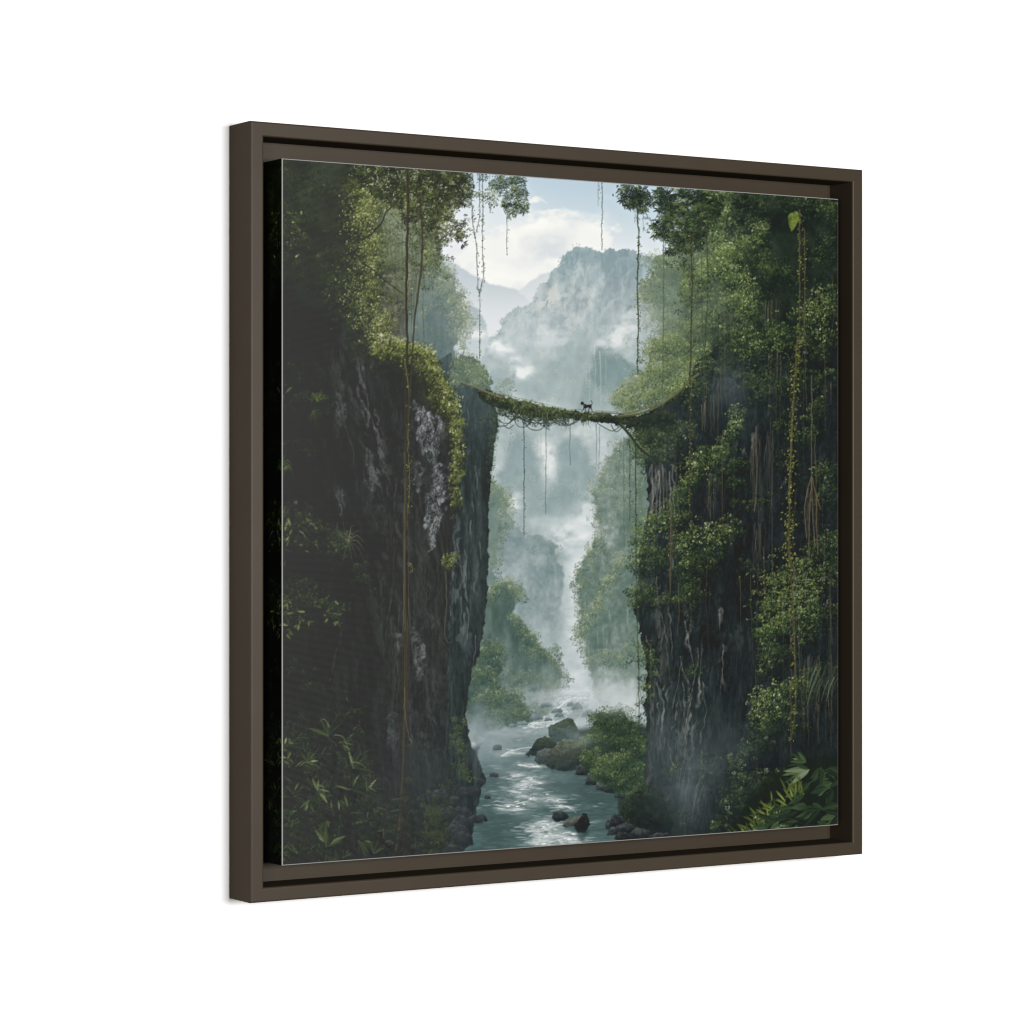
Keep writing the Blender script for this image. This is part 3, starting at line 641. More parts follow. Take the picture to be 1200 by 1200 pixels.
# tufts on the shoulder where the log rests
tf = poly([(528, 452), (530, 420), (540, 416), (552, 420), (562, 424), (570, 436), (575, 450), (578, 464), (560, 456), (545, 448)], 3, 5, 134, .3)
over(tf * .85, (84, 102, 92))
leaves(tf * (YY < 452), 1000, 4.4, [(76, 94, 82), (100, 116, 90), (130, 142, 108), (168, 175, 142)], np.clip(.1 + .6 * fbm(8, 7, 135), 0, 1), 136)
tuft([(580, 458), (586, 448), (592, 446), (597, 456)], 14, 260, 2.6, [(92, 110, 96), (116, 132, 108), (146, 157, 124)], 137, .5, .75)
for q in [(543, 409, 138)]:
    rosette(q[0], q[1], 11, 10 if q[0] > 560 else 9, [(98, 116, 92), (142, 154, 112), (176, 184, 142)], q[2], -3.3, .2, 1.3, .35)
stroke([(541, 428), (542, 418), (544, 409)], 1.2, .8, (100, 108, 96), .8)

l0 = poly([(300, 1040), (300, 180), (428, 180), (436, 300), (440, 380), (440, 408), (455, 400), (480, 402), (497, 410), (508, 420), (514, 436), (523, 450), (529, 466), (533, 488), (538, 512), (538, 536), (536, 566), (533, 600), (530, 640), (528, 690), (526, 740), (523, 800), (524, 860), (530, 900), (540, 930), (535, 1040)], 1.8, 6, 141, .3)
rock = warp(fbm(6, 34, 142, 5), (YY - 600) * -.12 + (fbm(40, 50, 143) - .5) * 18, 0 * XX); rock2 = fbm(2.8, 10, 144, 3)
f0 = np.clip(.30 + (rock - .5) * .7 + (rock2 - .5) * .25, 0, 1)
f0 = np.clip(.34 + (f0 - .34) * .7 + bumps([(420, 480, 40, 120, .10), (500, 560, 30, 120, .10), (470, 700, 14, 200, -.10), (380, 700, 40, 160, -.06), (445, 620, 16, 120, -.10)]), 0, 1)
c0 = ramp(f0, (43, 45, 44), (50, 52, 51), (59, 62, 61), (84, 87, 86))
over(l0 * sst(.0, 1., 1 - sst(524, 545, XX) * sst(700, 620, YY) * 0), c0)
edge = sst(440, 560, XX) * sst(640, 900, YY)
over(l0 * edge * .5, ramp(f0, (42, 48, 49), (49, 57, 59), (64, 73, 75)))
over(l0 * sst(430, 330, XX) * .6, (56, 57, 55))
# pale broken rock of the nearer face
grain = (vnoise(1.0, 1.8, 1451) - .5) * .3 + (fbm(2.2, 7, 1452, 2) - .5) * .45
img *= (1 + grain * np.maximum(l0 * sst(330, 470, XX) * .6, l1) * .30)[..., None]
pr = np.clip((warp(fbm(5, 11, 145, 4), (YY - 500) * -.22 + (fbm(18, 22, 146) - .5) * 16, 0 * XX) - .54) * 5, 0, 1)
wx, wy = (fbm(7, 12, 1461) - .5) * 12, (fbm(7, 12, 1462) - .5) * 14
pale = 0
for q, kk in [([(484, 470), (496, 474), (506, 488), (512, 505), (514, 530), (508, 545), (498, 536), (490, 512)], 1.), ([(512, 488), (520, 494), (522, 510), (517, 522), (512, 508)], .7), ([(506, 548), (516, 542), (524, 556), (524, 578), (516, 596), (508, 580)], 1.), ([(498, 580), (512, 572), (520, 590), (516, 615), (508, 640), (502, 646), (498, 618)], 1.), ([(484, 540), (494, 545), (498, 566), (490, 580), (484, 565)], .55), ([(482, 735), (490, 738), (496, 756), (496, 790), (488, 800), (484, 770)], .62), ([(464, 742), (470, 740), (470, 765), (465, 772)], .5), ([(394, 575), (401, 570), (404, 590), (398, 606)], .45), ([(392, 455), (400, 458), (406, 480), (402, 500), (394, 485)], .42), ([(428, 535), (438, 530), (442, 560), (436, 590), (428, 570)], .45), ([(416, 388), (422, 390), (428, 430), (424, 452)], .45), ([(455, 838), (462, 832), (468, 860), (462, 890), (455, 870)], .4)]:
    with window(q, 30):
        part_ = poly(q, 3.5, 5, int(q[0][0]), .8) * kk
    b_ = window(q, 30).b
    i0 = int(np.clip((b_[0] - SX0) * SC, 0, PW - 4)); j0 = int(np.clip((b_[1] - SY0) * SC, 0, PH - 4))
    full = np.zeros((PH, PW), np.float32); full[j0:j0 + part_.shape[0], i0:i0 + part_.shape[1]] = part_
    pale = np.maximum(pale, full)
mott = np.clip(.5 * warp(fbm(3.4, 7, 1463, 3), wx, wy) + .3 * vnoise(1.2, 2.2, 1464) + .2 * fbm(9, 14, 1465), 0, 1)
crk = np.clip(1 - np.abs(warp(fbm(7, 12, 1466, 3), wx, wy) - .5) * 14, 0, 1) * .8 + np.clip(1 - np.abs(warp(fbm(4, 16, 1467, 2), wx, wy) - .5) * 12, 0, 1) * .5
over(l0 * np.clip(pale * (.25 + 1.3 * mott), 0, 1) * .9, ramp(np.clip((mott - .5) * 1.6 + .5, 0, 1), (54, 57, 58), (96, 101, 102), (150, 154, 154)))
over(l0 * np.clip(crk, 0, 1) * np.clip(pale * 1.3, 0, 1) * .75, (38, 41, 42))
over(l0 * np.clip(crk, 0, 1) * sst(380, 470, XX) * .22, (36, 39, 39))
for k in range(90):                   # roots run down the face
    r = np.random.RandomState(1700 + k); x = r.uniform(452, 532); y = r.uniform(600, 860); l = r.uniform(40, 110); c_ = [(76, 73, 66), (60, 59, 54), (40, 42, 40), (84, 82, 74)][k % 4]
    stroke([(x, y), (x + r.uniform(-3, 2), y + l * .5), (x + r.uniform(-6, 3), y + l)], r.uniform(.8, 1.8), .4, c_, r.uniform(.18, .42), wob=.7, seed=k)
dk = np.clip((warp(fbm(5, 22, 148, 4), (YY - 500) * -.3 + (fbm(18, 22, 149) - .5) * 12, 0 * XX) - .52) * 5, 0, 1)
over(l0 * dk * np.clip(bumps([(470, 600, 30, 90, .25), (450, 700, 30, 80, .2), (420, 420, 18, 50, .55), (430, 470, 12, 40, .5), (400, 480, 8, 30, .6), (440, 520, 14, 40, .45), (395, 600, 8, 30, .5), (446, 560, 8, 30, .4), (385, 420, 18, 30, .25), (438, 500, 10, 60, .3), (510, 720, 20, 80, .3), (500, 850, 24, 60, .25)]), 0, 1) * (.5 + .9 * vnoise(1.4, 2.6, 1490)), (90, 93, 92))
for k, (p, w) in enumerate([([(415, 395), (420, 430), (428, 455), (436, 490), (444, 520), (452, 545)], 1.6), ([(424, 420), (430, 460), (434, 500)], 1.2), ([(398, 460), (402, 490), (410, 515), (416, 545)], 1.5), ([(440, 480), (446, 500), (452, 515)], 1.2), ([(436, 540), (440, 560), (446, 585)], 1.3), ([(430, 525), (428, 545), (425, 570)], 1.), ([(466, 560), (462, 590), (458, 640)], 1.2), ([(395, 580), (400, 595), (405, 640)], 1.4), ([(460, 690), (452, 740), (450, 770)], 1.), ([(400, 740), (394, 765), (388, 790)], 1.)]):
    stroke(p, w * .6, .4, (96, 99, 97), .42, wob=1., seed=k + 110, beads=1.4)
    stroke([(x + 2.2, y) for x, y in p], w * 1.3, .6, (34, 36, 36), .4, wob=1., seed=k + 140)
over(l0 * bumps([(330, 400, 60, 200, .35), (400, 700, 60, 60, .25), (380, 960, 60, 20, .2), (445, 820, 20, 120, .25)]), (49, 50, 49))
# wet hanging streaks low on both faces
for k in range(70):
    r = np.random.RandomState(900 + k); x = r.uniform(445, 560); y = r.uniform(640, 880); l = r.uniform(30, 90)
    if x > 552 - max(0, (y - 740) * .05): continue
    stroke([(x, y), (x + r.uniform(-2, 2), y + l * .5), (x + r.uniform(-3, 3), y + l)], r.uniform(.6, 1.5), .4, [(34, 41, 43), (84, 92, 93), (72, 76, 72)][k % 3], r.uniform(.15, .4), wob=.8, seed=k)
# far canopy over the top left
tl = poly([(322, 176), (548, 176), (548, 222), (530, 232), (522, 246), (514, 262), (508, 282), (500, 310), (490, 340), (474, 380), (446, 408), (436, 400), (428, 340), (322, 330)], 5, 7, 151, 3)
hzl = np.clip(bumps([(466, 256, 26, 34, .9), (490, 300, 22, 60, .8), (470, 330, 22, 40, .5), (505, 260, 16, 40, .8), (450, 220, 30, 16, .35)]), 0, 1)
over(tl * .9, ramp(np.clip(.35 * fbm(14, 14, 153) + .55 * hzl, 0, 1), (50, 54, 49), (62, 67, 54), (82, 90, 68), (110, 119, 96), (146, 154, 136)))
over(blob(470, 262, 16, 20, .5, 1531, 12), (142, 150, 122))
rs0 = poly([(440, 350), (448, 326), (466, 318), (478, 340), (480, 400), (466, 408), (450, 398)], 4, 7, 154, 2.5)
over(rs0 * .6, ramp(fbm(3, 16, 155), (66, 69, 62), (96, 96, 85), (122, 120, 108)))
for k in range(80):
    r = np.random.RandomState(600 + k); x = r.uniform(438, 482); y = r.uniform(330, 396); l = r.uniform(5, 14)
    stroke([(x, y), (x + l * .25, y + l * .6), (x + l * .42, y + l)], .8, .3, [(148, 145, 128), (54, 58, 50), (110, 110, 94)][k % 3], .5)
over(blob(488, 350, 9, 40, .4, 156, 14), (112, 126, 124))
gm = np.clip(bumps([(428, 235, 18, 30, .8), (440, 300, 14, 40, .8), (425, 265, 14, 24, .6), (452, 370, 12, 26, .6), (470, 290, 22, 30, .45), (495, 250, 26, 24, .6), (505, 290, 14, 24, .5), (480, 220, 60, 22, .6), (474, 335, 12, 24, .35)]), 0, 1) * np.clip(.2 + 1.8 * (fbm(10, 10, 1571) - .25), 0, 1)
leaves(gm, 6200, 4.4, [(44, 50, 40), (62, 69, 46), (86, 93, 56), (112, 119, 74), (142, 148, 100), (172, 176, 134)], np.clip(-.08 + .5 * fbm(13, 11, 157) + bumps([(428, 220, 14, 18, .12), (436, 305, 10, 18, .22), (432, 325, 8, 10, .18), (466, 250, 20, 20, .18), (505, 285, 10, 20, .25), (452, 385, 8, 14, .15), (515, 240, 16, 16, .05), (405, 290, 14, 40, -.2), (476, 350, 12, 24, -.1)]), 0, 1), 158, al=.85)
LT = [(44, 50, 42), (62, 69, 48), (88, 96, 60), (122, 130, 78), (168, 173, 120)]
LZ = [(74, 84, 68), (98, 108, 82), (126, 135, 102), (162, 168, 134)]
for g in [(LT, .50, .85, 26, 900, [(405, 222), (414, 214), (424, 218), (432, 228)]), (LT, .56, .85, 22, 900, [(412, 262), (420, 246), (430, 238), (440, 244)]), (LT, .52, .85, 26, 900, [(428, 290), (436, 280), (448, 276), (458, 282)]), (LT, .58, .88, 18, 800, [(422, 318), (432, 308), (442, 306)]), (LT, .48, .85, 24, 700, [(424, 350), (432, 338), (442, 334)]), (LT, .56, .88, 18, 700, [(436, 388), (444, 376), (452, 372)]),
          (LZ, .45, .7, 24, 700, [(452, 300), (462, 292), (474, 294)]), (LZ, .42, .7, 26, 800, [(482, 282), (494, 276), (506, 280)]), (LZ, .5, .75, 20, 700, [(500, 256), (510, 250), (520, 252)]), (LZ, .40, .65, 30, 600, [(455, 330), (468, 324), (480, 330)]), (LZ, .48, .75, 30, 600, [(500, 300), (508, 294), (514, 300)])]:
    tuft(g[5], g[3], g[4], 2.7, g[0], int(g[5][0][0] * 3 + g[5][0][1] * 5), g[1] - .03, g[2])
dkl = poly([(322, 176), (396, 176), (408, 226), (416, 262), (428, 300), (424, 340), (434, 375), (440, 420), (420, 430), (400, 380), (322, 330)], 7, 9, 159, 4)
over(dkl * .8, ramp(fbm(16, 16, 160), (50, 53, 49), (56, 61, 54), (65, 72, 61)))
leaves(dkl * np.clip(.1 + 2 * (fbm(9, 9, 1621) - .35), 0, 1), 2600, 3.8, [(47, 51, 47), (58, 65, 55), (74, 82, 62), (104, 112, 82)], np.clip(-.02 + .5 * fbm(12, 12, 161) + bumps([(345, 270, 12, 50, .15), (385, 300, 24, 20, .1), (395, 350, 10, 20, .2), (410, 340, 20, 40, .1), (420, 340, 10, 60, .15), (340, 200, 16, 10, .1)]), 0, 1), 162, al=.7)
over(bumps([(375, 285, 22, 22, .6), (355, 360, 30, 34, .6), (385, 240, 18, 18, .4)]), (55, 57, 54))
leaves(np.clip(bumps([(420, 330, 10, 26, .5), (424, 365, 10, 16, .5), (445, 398, 12, 8, .9), (436, 380, 8, 14, .6), (415, 295, 8, 20, .3), (408, 250, 8, 24, .4), (396, 340, 10, 16, .25), (348, 275, 7, 22, .2), (408, 355, 14, 18, .2)]), 0, 1), 620, 3.8, [(58, 68, 48), (88, 98, 60), (136, 142, 88), (184, 188, 140)], fbm(6, 6, 163), 164, al=.85, per=2)
leaves(np.clip(bumps([(430, 250, 10, 26, .6), (436, 310, 8, 20, .7), (444, 375, 10, 16, .7), (426, 350, 8, 24, .6), (470, 240, 26, 20, .4), (512, 262, 12, 16, .5), (500, 300, 10, 20, .3)]), 0, 1), 900, 3.6, [(86, 94, 58), (126, 133, 80), (172, 177, 116), (206, 208, 160)], fbm(5, 5, 9001), 9002, al=.8, per=2)
over(blob(447, 393, 3, 2., .9, 165, 3), (216, 214, 176))

air = np.clip(bumps([(560, 330, 70, 120, .20), (468, 262, 30, 44, .22), (482, 340, 22, 50, .10)]), 0, .45) * np.maximum(tl, lf)
over(air, (150, 162, 148))
# grass and fern cap on the nearer face
cap = poly([(438, 440), (437, 415), (444, 404), (458, 400), (470, 402), (485, 408), (498, 410), (508, 418), (510, 432), (520, 444), (528, 460), (531, 478), (535, 496), (538, 515), (536, 540), (534, 560), (531, 552), (530, 520), (524, 496), (514, 482), (502, 476), (492, 462), (478, 440), (458, 436)], 3, 5, 166, .4)
over(cap * .85, ramp(np.clip(.6 * fbm(6, 6, 167), 0, 1), (46, 50, 43), (58, 63, 46), (76, 83, 52)))
CP = [(40, 44, 39), (51, 57, 43), (70, 78, 49), (98, 106, 62), (138, 144, 86), (182, 186, 134)]
for g in [(.60, 14, 1300, [(438, 410), (446, 402), (458, 399), (470, 402), (482, 405)]), (.56, 14, 1300, [(482, 406), (494, 409), (504, 416), (508, 426)]), (.52, 14, 1300, [(500, 424), (508, 432), (514, 442), (522, 452), (527, 462)]), (.56, 14, 1300, [(522, 458), (529, 470), (533, 486), (536, 502)]), (.52, 14, 1000, [(533, 500), (537, 516), (538, 532), (536, 548)]), (.40, 14, 500, [(534, 552), (533, 570), (532, 590)]), (.36, 16, 700, [(444, 418), (460, 414), (476, 418)]), (.40, 16, 900, [(488, 424), (500, 434), (508, 446)]), (.36, 14, 600, [(506, 458), (514, 468), (522, 480)]), (.34, 12, 300, [(527, 652), (526, 660)])]:
    tuft(g[3], g[1], g[2], 3.0, CP, int(g[3][0][0] * 3 + g[3][0][1] * 5), g[0] - .08, .9, up=.6, jit=.18)
over(bumps([(462, 440, 22, 10, .6), (480, 452, 10, 14, .5)]) * .8, (47, 48, 46))
for k in range(46):
    r = np.random.RandomState(700 + k); x = r.uniform(438, 530); y = 404 + max(0, (x - 495)) * 1.75 + r.uniform(-4, 8)
    rosette(x, y + 4, 5, 6, [(84, 92, 50), (124, 131, 70), (168, 172, 108)], 720 + k, -2.5, -.5, .8, .2, .45, .75)
leaves(np.clip(bumps([(536, 540, 3, 24, .8), (534, 580, 3, 20, .6), (538, 510, 4, 16, .8), (526, 490, 8, 10, .5), (532, 650, 4, 6, .5), (524, 658, 3, 6, .6)]), 0, 1), 620, 3.6, [(56, 64, 46), (86, 95, 58), (124, 131, 78)], fbm(5, 5, 170), 171)

# ---- right wall of the gorge: hazy trees above, dark hung face below
rt = poly([(990, 180), (850, 180), (832, 200), (815, 230), (800, 270), (786, 290), (766, 300), (762, 312), (764, 328), (752, 332), (750, 346), (758, 360), (764, 374), (772, 388), (770, 398), (760, 396), (757, 410), (760, 424), (752, 436), (741, 440), (737, 452), (722, 456), (716, 464), (718, 476), (732, 484), (745, 492), (770, 500), (780, 560), (990, 560)], 4, 6, 181, .3)
rt = np.maximum(rt, sst(868, 884, XX) * sst(560, 500, YY))
over(rt, ramp(np.clip(.22 * (fbm(13, 15, 182) - .5) + np.interp(XX + (fbm(30, 30, 1821) - .5) * 30, (745, 780, 810, 850, 885, 985), (.95, .72, .56, .40, .16, .04)) + bumps([(775, 345, 18, 22, -.08), (765, 390, 12, 10, .1), (805, 400, 20, 60, -.08), (872, 225, 16, 26, -.2), (835, 380, 14, 30, -.12), (800, 310, 24, 16, -.1)]), 0, 1), (27, 33, 31), (42, 52, 43), (64, 78, 61), (90, 107, 86), (122, 138, 120), (160, 173, 160)))
rl = np.clip(-.02 + .42 * fbm(12, 10, 183) + np.interp(XX, (750, 800, 850, 900), (.34, .26, .16, .0)) + bumps([(760, 345, 8, 12, .12), (800, 385, 20, 16, .05), (775, 440, 20, 14, .08), (738, 452, 12, 8, .1), (840, 262, 9, 30, .22), (845, 300, 14, 12, .2), (835, 322, 18, 8, .15), (870, 320, 10, 14, .1), (780, 350, 20, 20, -.12), (815, 345, 16, 20, .05), (770, 468, 20, 8, -.1), (745, 474, 18, 8, -.15), (872, 225, 16, 26, -.25), (805, 420, 12, 40, -.1)]), 0, 1)
leaves(rt * (XX < 900) * np.clip(.15 + 2 * (fbm(10, 10, 1841) - .28), 0, 1), 10500, 4.4, [(38, 48, 40), (56, 69, 50), (80, 94, 62), (108, 121, 78), (142, 152, 104), (182, 187, 146)], rl, 184, al=.85)
over(poly([(762, 330), (785, 318), (800, 328), (800, 372), (778, 374), (766, 356)], 6, 8, 185, 6) * .38, (104, 124, 122))
over(blob(758, 376, 14, 18, .3, 186, 10), (184, 195, 192))

r0 = np.clip(1.15 * sst(345, 470, YY + (fbm(22, 22, 1871) - .5) * 90 + (860 - XX) * .25), 0, 1) * poly([(1000, 380), (905, 350), (890, 345), (872, 350), (858, 352), (845, 356), (836, 385), (826, 410), (812, 430), (800, 455), (780, 470), (760, 480), (742, 494), (746, 512), (751, 530), (756, 546), (758, 570), (759, 604), (756, 616), (750, 640), (747, 664), (748, 684), (744, 702), (744, 722), (750, 742), (754, 762), (758, 784), (756, 806), (755, 832), (758, 860), (756, 890), (754, 925), (752, 945), (790, 980), (800, 1040), (1000, 1040)], 2.2, 6, 187, .3)
q = warp(fbm(6, 36, 188, 5), (YY - 700) * .06 + (fbm(40, 50, 189) - .5) * 18, 0 * XX); q2 = fbm(2.6, 10, 190, 3)
fr = np.clip(.27 + (q - .5) * .42 + (q2 - .5) * .16 + (fbm(24, 30, 1901) - .5) * .25 + .22 * sst(860, 760, XX) + bumps([(830, 460, 20, 40, .1), (800, 560, 14, 30, -.1), (850, 690, 50, 60, -.1), (800, 900, 40, 60, .15)]), 0, 1)
over(r0, ramp(fr, (25, 30, 31), (34, 40, 41), (47, 54, 54), (72, 79, 77)))
grain = (vnoise(1.0, 1.8, 1911) - .5) * .34 + (fbm(2.2, 6, 1912, 2) - .5) * .5
img *= (1 + grain * r0 * .38)[..., None]
leaves(r0 * np.clip(2.2 * (fbm(16, 22, 1913) - .52), 0, 1), 5200, 3.4, [(24, 30, 27), (36, 44, 35), (54, 64, 44), (82, 92, 60)], np.clip(.30 * fbm(10, 10, 1914), 0, 1), 1915, al=.6)
# pale ribs of stone
rs_ = np.clip((warp(fbm(4, 30, 192, 4), (YY - 800) * .10 + (fbm(14, 22, 193) - .5) * 12, 0 * XX) - .53) * 6, 0, 1)
rm = np.clip(bumps([(767, 585, 8, 30, 1.), (775, 560, 10, 24, .5), (770, 690, 6, 20, .7), (790, 660, 5, 14, .9), (805, 745, 7, 34, .9), (822, 790, 8, 30, .8), (776, 740, 10, 34, .5), (775, 825, 12, 26, 1.), (797, 850, 16, 50, .7), (815, 830, 10, 50, .6), (845, 715, 4, 20, .8), (848, 770, 5, 26, .5), (845, 800, 4, 20, .4), (780, 880, 12, 40, .35), (820, 900, 10, 50, .35), (835, 450, 16, 14, .3), (862, 440, 10, 14, .3), (760, 900, 5, 40, .3)]), 0, 1)
over(r0 * rs_ * rm, ramp(q2, (78, 82, 79), (102, 104, 100), (130, 130, 122)))
over(r0 * np.clip((fbm(3, 16, 194, 3) - .55) * 6, 0, 1) * bumps([(780, 780, 30, 90, .6), (800, 860, 40, 60, .4), (770, 590, 14, 40, .5)]), (26, 32, 34))
cr = np.clip((fbm(5, 9, 195, 3) - .5) * 4, 0, 1)
over(r0 * cr * np.clip(bumps([(872, 520, 10, 14, .8), (880, 510, 8, 20, .4), (916, 540, 5, 20, .5), (835, 550, 10, 12, .5), (862, 445, 10, 12, .5), (905, 460, 6, 14, .4), (835, 570, 8, 20, .3), (918, 565, 6, 10, .4), (870, 630, 40, 16, .2), (860, 740, 20, 12, .25), (895, 590, 14, 16, .2), (880, 415, 8, 14, .4)]), 0, 1), (98, 102, 100))
over(blob(852, 452, 14, 18, .35, 196, 9), (72, 85, 89))
for k, (p, w) in enumerate([([(762, 548), (764, 580), (770, 612)], 1.6), ([(772, 560), (769, 590), (772, 615)], 1.4), ([(769, 675), (771, 700), (775, 720)], 1.3), ([(783, 710), (785, 740), (788, 772)], 1.3), ([(802, 728), (808, 755), (812, 780)], 2.2), ([(818, 760), (815, 790), (808, 825), (800, 860), (794, 890)], 1.4), ([(776, 720), (782, 760), (786, 800)], 1.2), ([(796, 770), (806, 800), (812, 820)], 1.6), ([(823, 880), (820, 910), (812, 945)], 1.3), ([(843, 715), (843, 738)], 1.8), ([(848, 755), (846, 790), (844, 815)], 1.2), ([(770, 800), (778, 830), (776, 850)], 2.), ([(788, 830), (796, 790), (800, 770)], 1.2), ([(800, 800), (802, 840), (794, 880)], 1.2), ([(824, 800), (826, 840), (820, 870)], 1.), ([(757, 745), (766, 775), (774, 800)], 1.)]):
    stroke(p, w * .7, .4, (122, 123, 115), .5, wob=.9, seed=k + 170, beads=1.2)
    stroke([(x + 2.4, y) for x, y in p], w * 1.3, .6, (24, 29, 31), .45, wob=.9, seed=k + 200)
for k in range(90):
    r = np.random.RandomState(1000 + k); x = r.uniform(757, 975); y = r.uniform(480, 930); l = r.uniform(20, 70)
    stroke([(x, y), (x + r.uniform(-3, 3), y + l * .5), (x + r.uniform(-5, 5), y + l)], r.uniform(.6, 1.3), .4, [(24, 29, 31), (70, 74, 72), (56, 54, 46)][k % 3], r.uniform(.12, .35), wob=.8, seed=k)
# curtains of thin roots
for x0, x1, y0, y1, n, sd in [(822, 846, 458, 515, 16, 1), (880, 902, 500, 600, 18, 2), (826, 842, 540, 620, 8, 3), (900, 916, 400, 500, 10, 4), (843, 860, 360, 430, 10, 5), (895, 915, 350, 400, 10, 6), (942, 966, 560, 660, 8, 7), (940, 975, 760, 880, 30, 8), (925, 942, 700, 800, 8, 9), (790, 800, 500, 560, 6, 10), (880, 900, 600, 690, 7, 11), (948, 980, 440, 480, 8, 12)]:
    for k in range(n):
        r = np.random.RandomState(sd * 100 + k); x = r.uniform(x0, x1); a = y0 + r.uniform(0, .3) * (y1 - y0); b = y1 - r.uniform(0, .4) * (y1 - y0)
        stroke([(x, a), (x + r.uniform(-1, 1), (a + b) / 2), (x + r.uniform(-2, 2), b)], r.uniform(.7, 1.3), .4, [(98, 92, 76), (74, 68, 56), (116, 106, 86), (84, 88, 84)][k % 4], r.uniform(.25, .6), wob=.5, seed=k)


def drape(pts, n, size, lt0, seed, pal=None, rough=4.5, base=.62, lb=(), ang=1.3, jit=.19):
    p = pal or G1
    with window(pts):
        m = poly(pts, rough, 6, seed, .8)
        m = m * np.clip(.25 + 2.2 * (fbm(9, 9, seed + 5, 3) - .28), 0, 1)
        lt = np.clip(lt0 - .40 + .5 * fbm(15, 13, seed + 2) + bumps(list(lb)), 0, 1)
        over(m * base, ramp(np.clip(lt * .3 + .15 * (fbm(4, 4, seed + 9) - .5), 0, 1), *p))
        leaves(m, n, size, p, lt, seed + 3, ang=ang, jit=jit, cl=2.6)


G1 = [(30, 38, 33), (43, 53, 41), (62, 75, 49), (88, 101, 60), (122, 132, 82), (164, 170, 124)]
G2 = [(23, 28, 26), (31, 39, 32), (44, 54, 37), (66, 78, 46), (98, 108, 64), (146, 151, 112)]
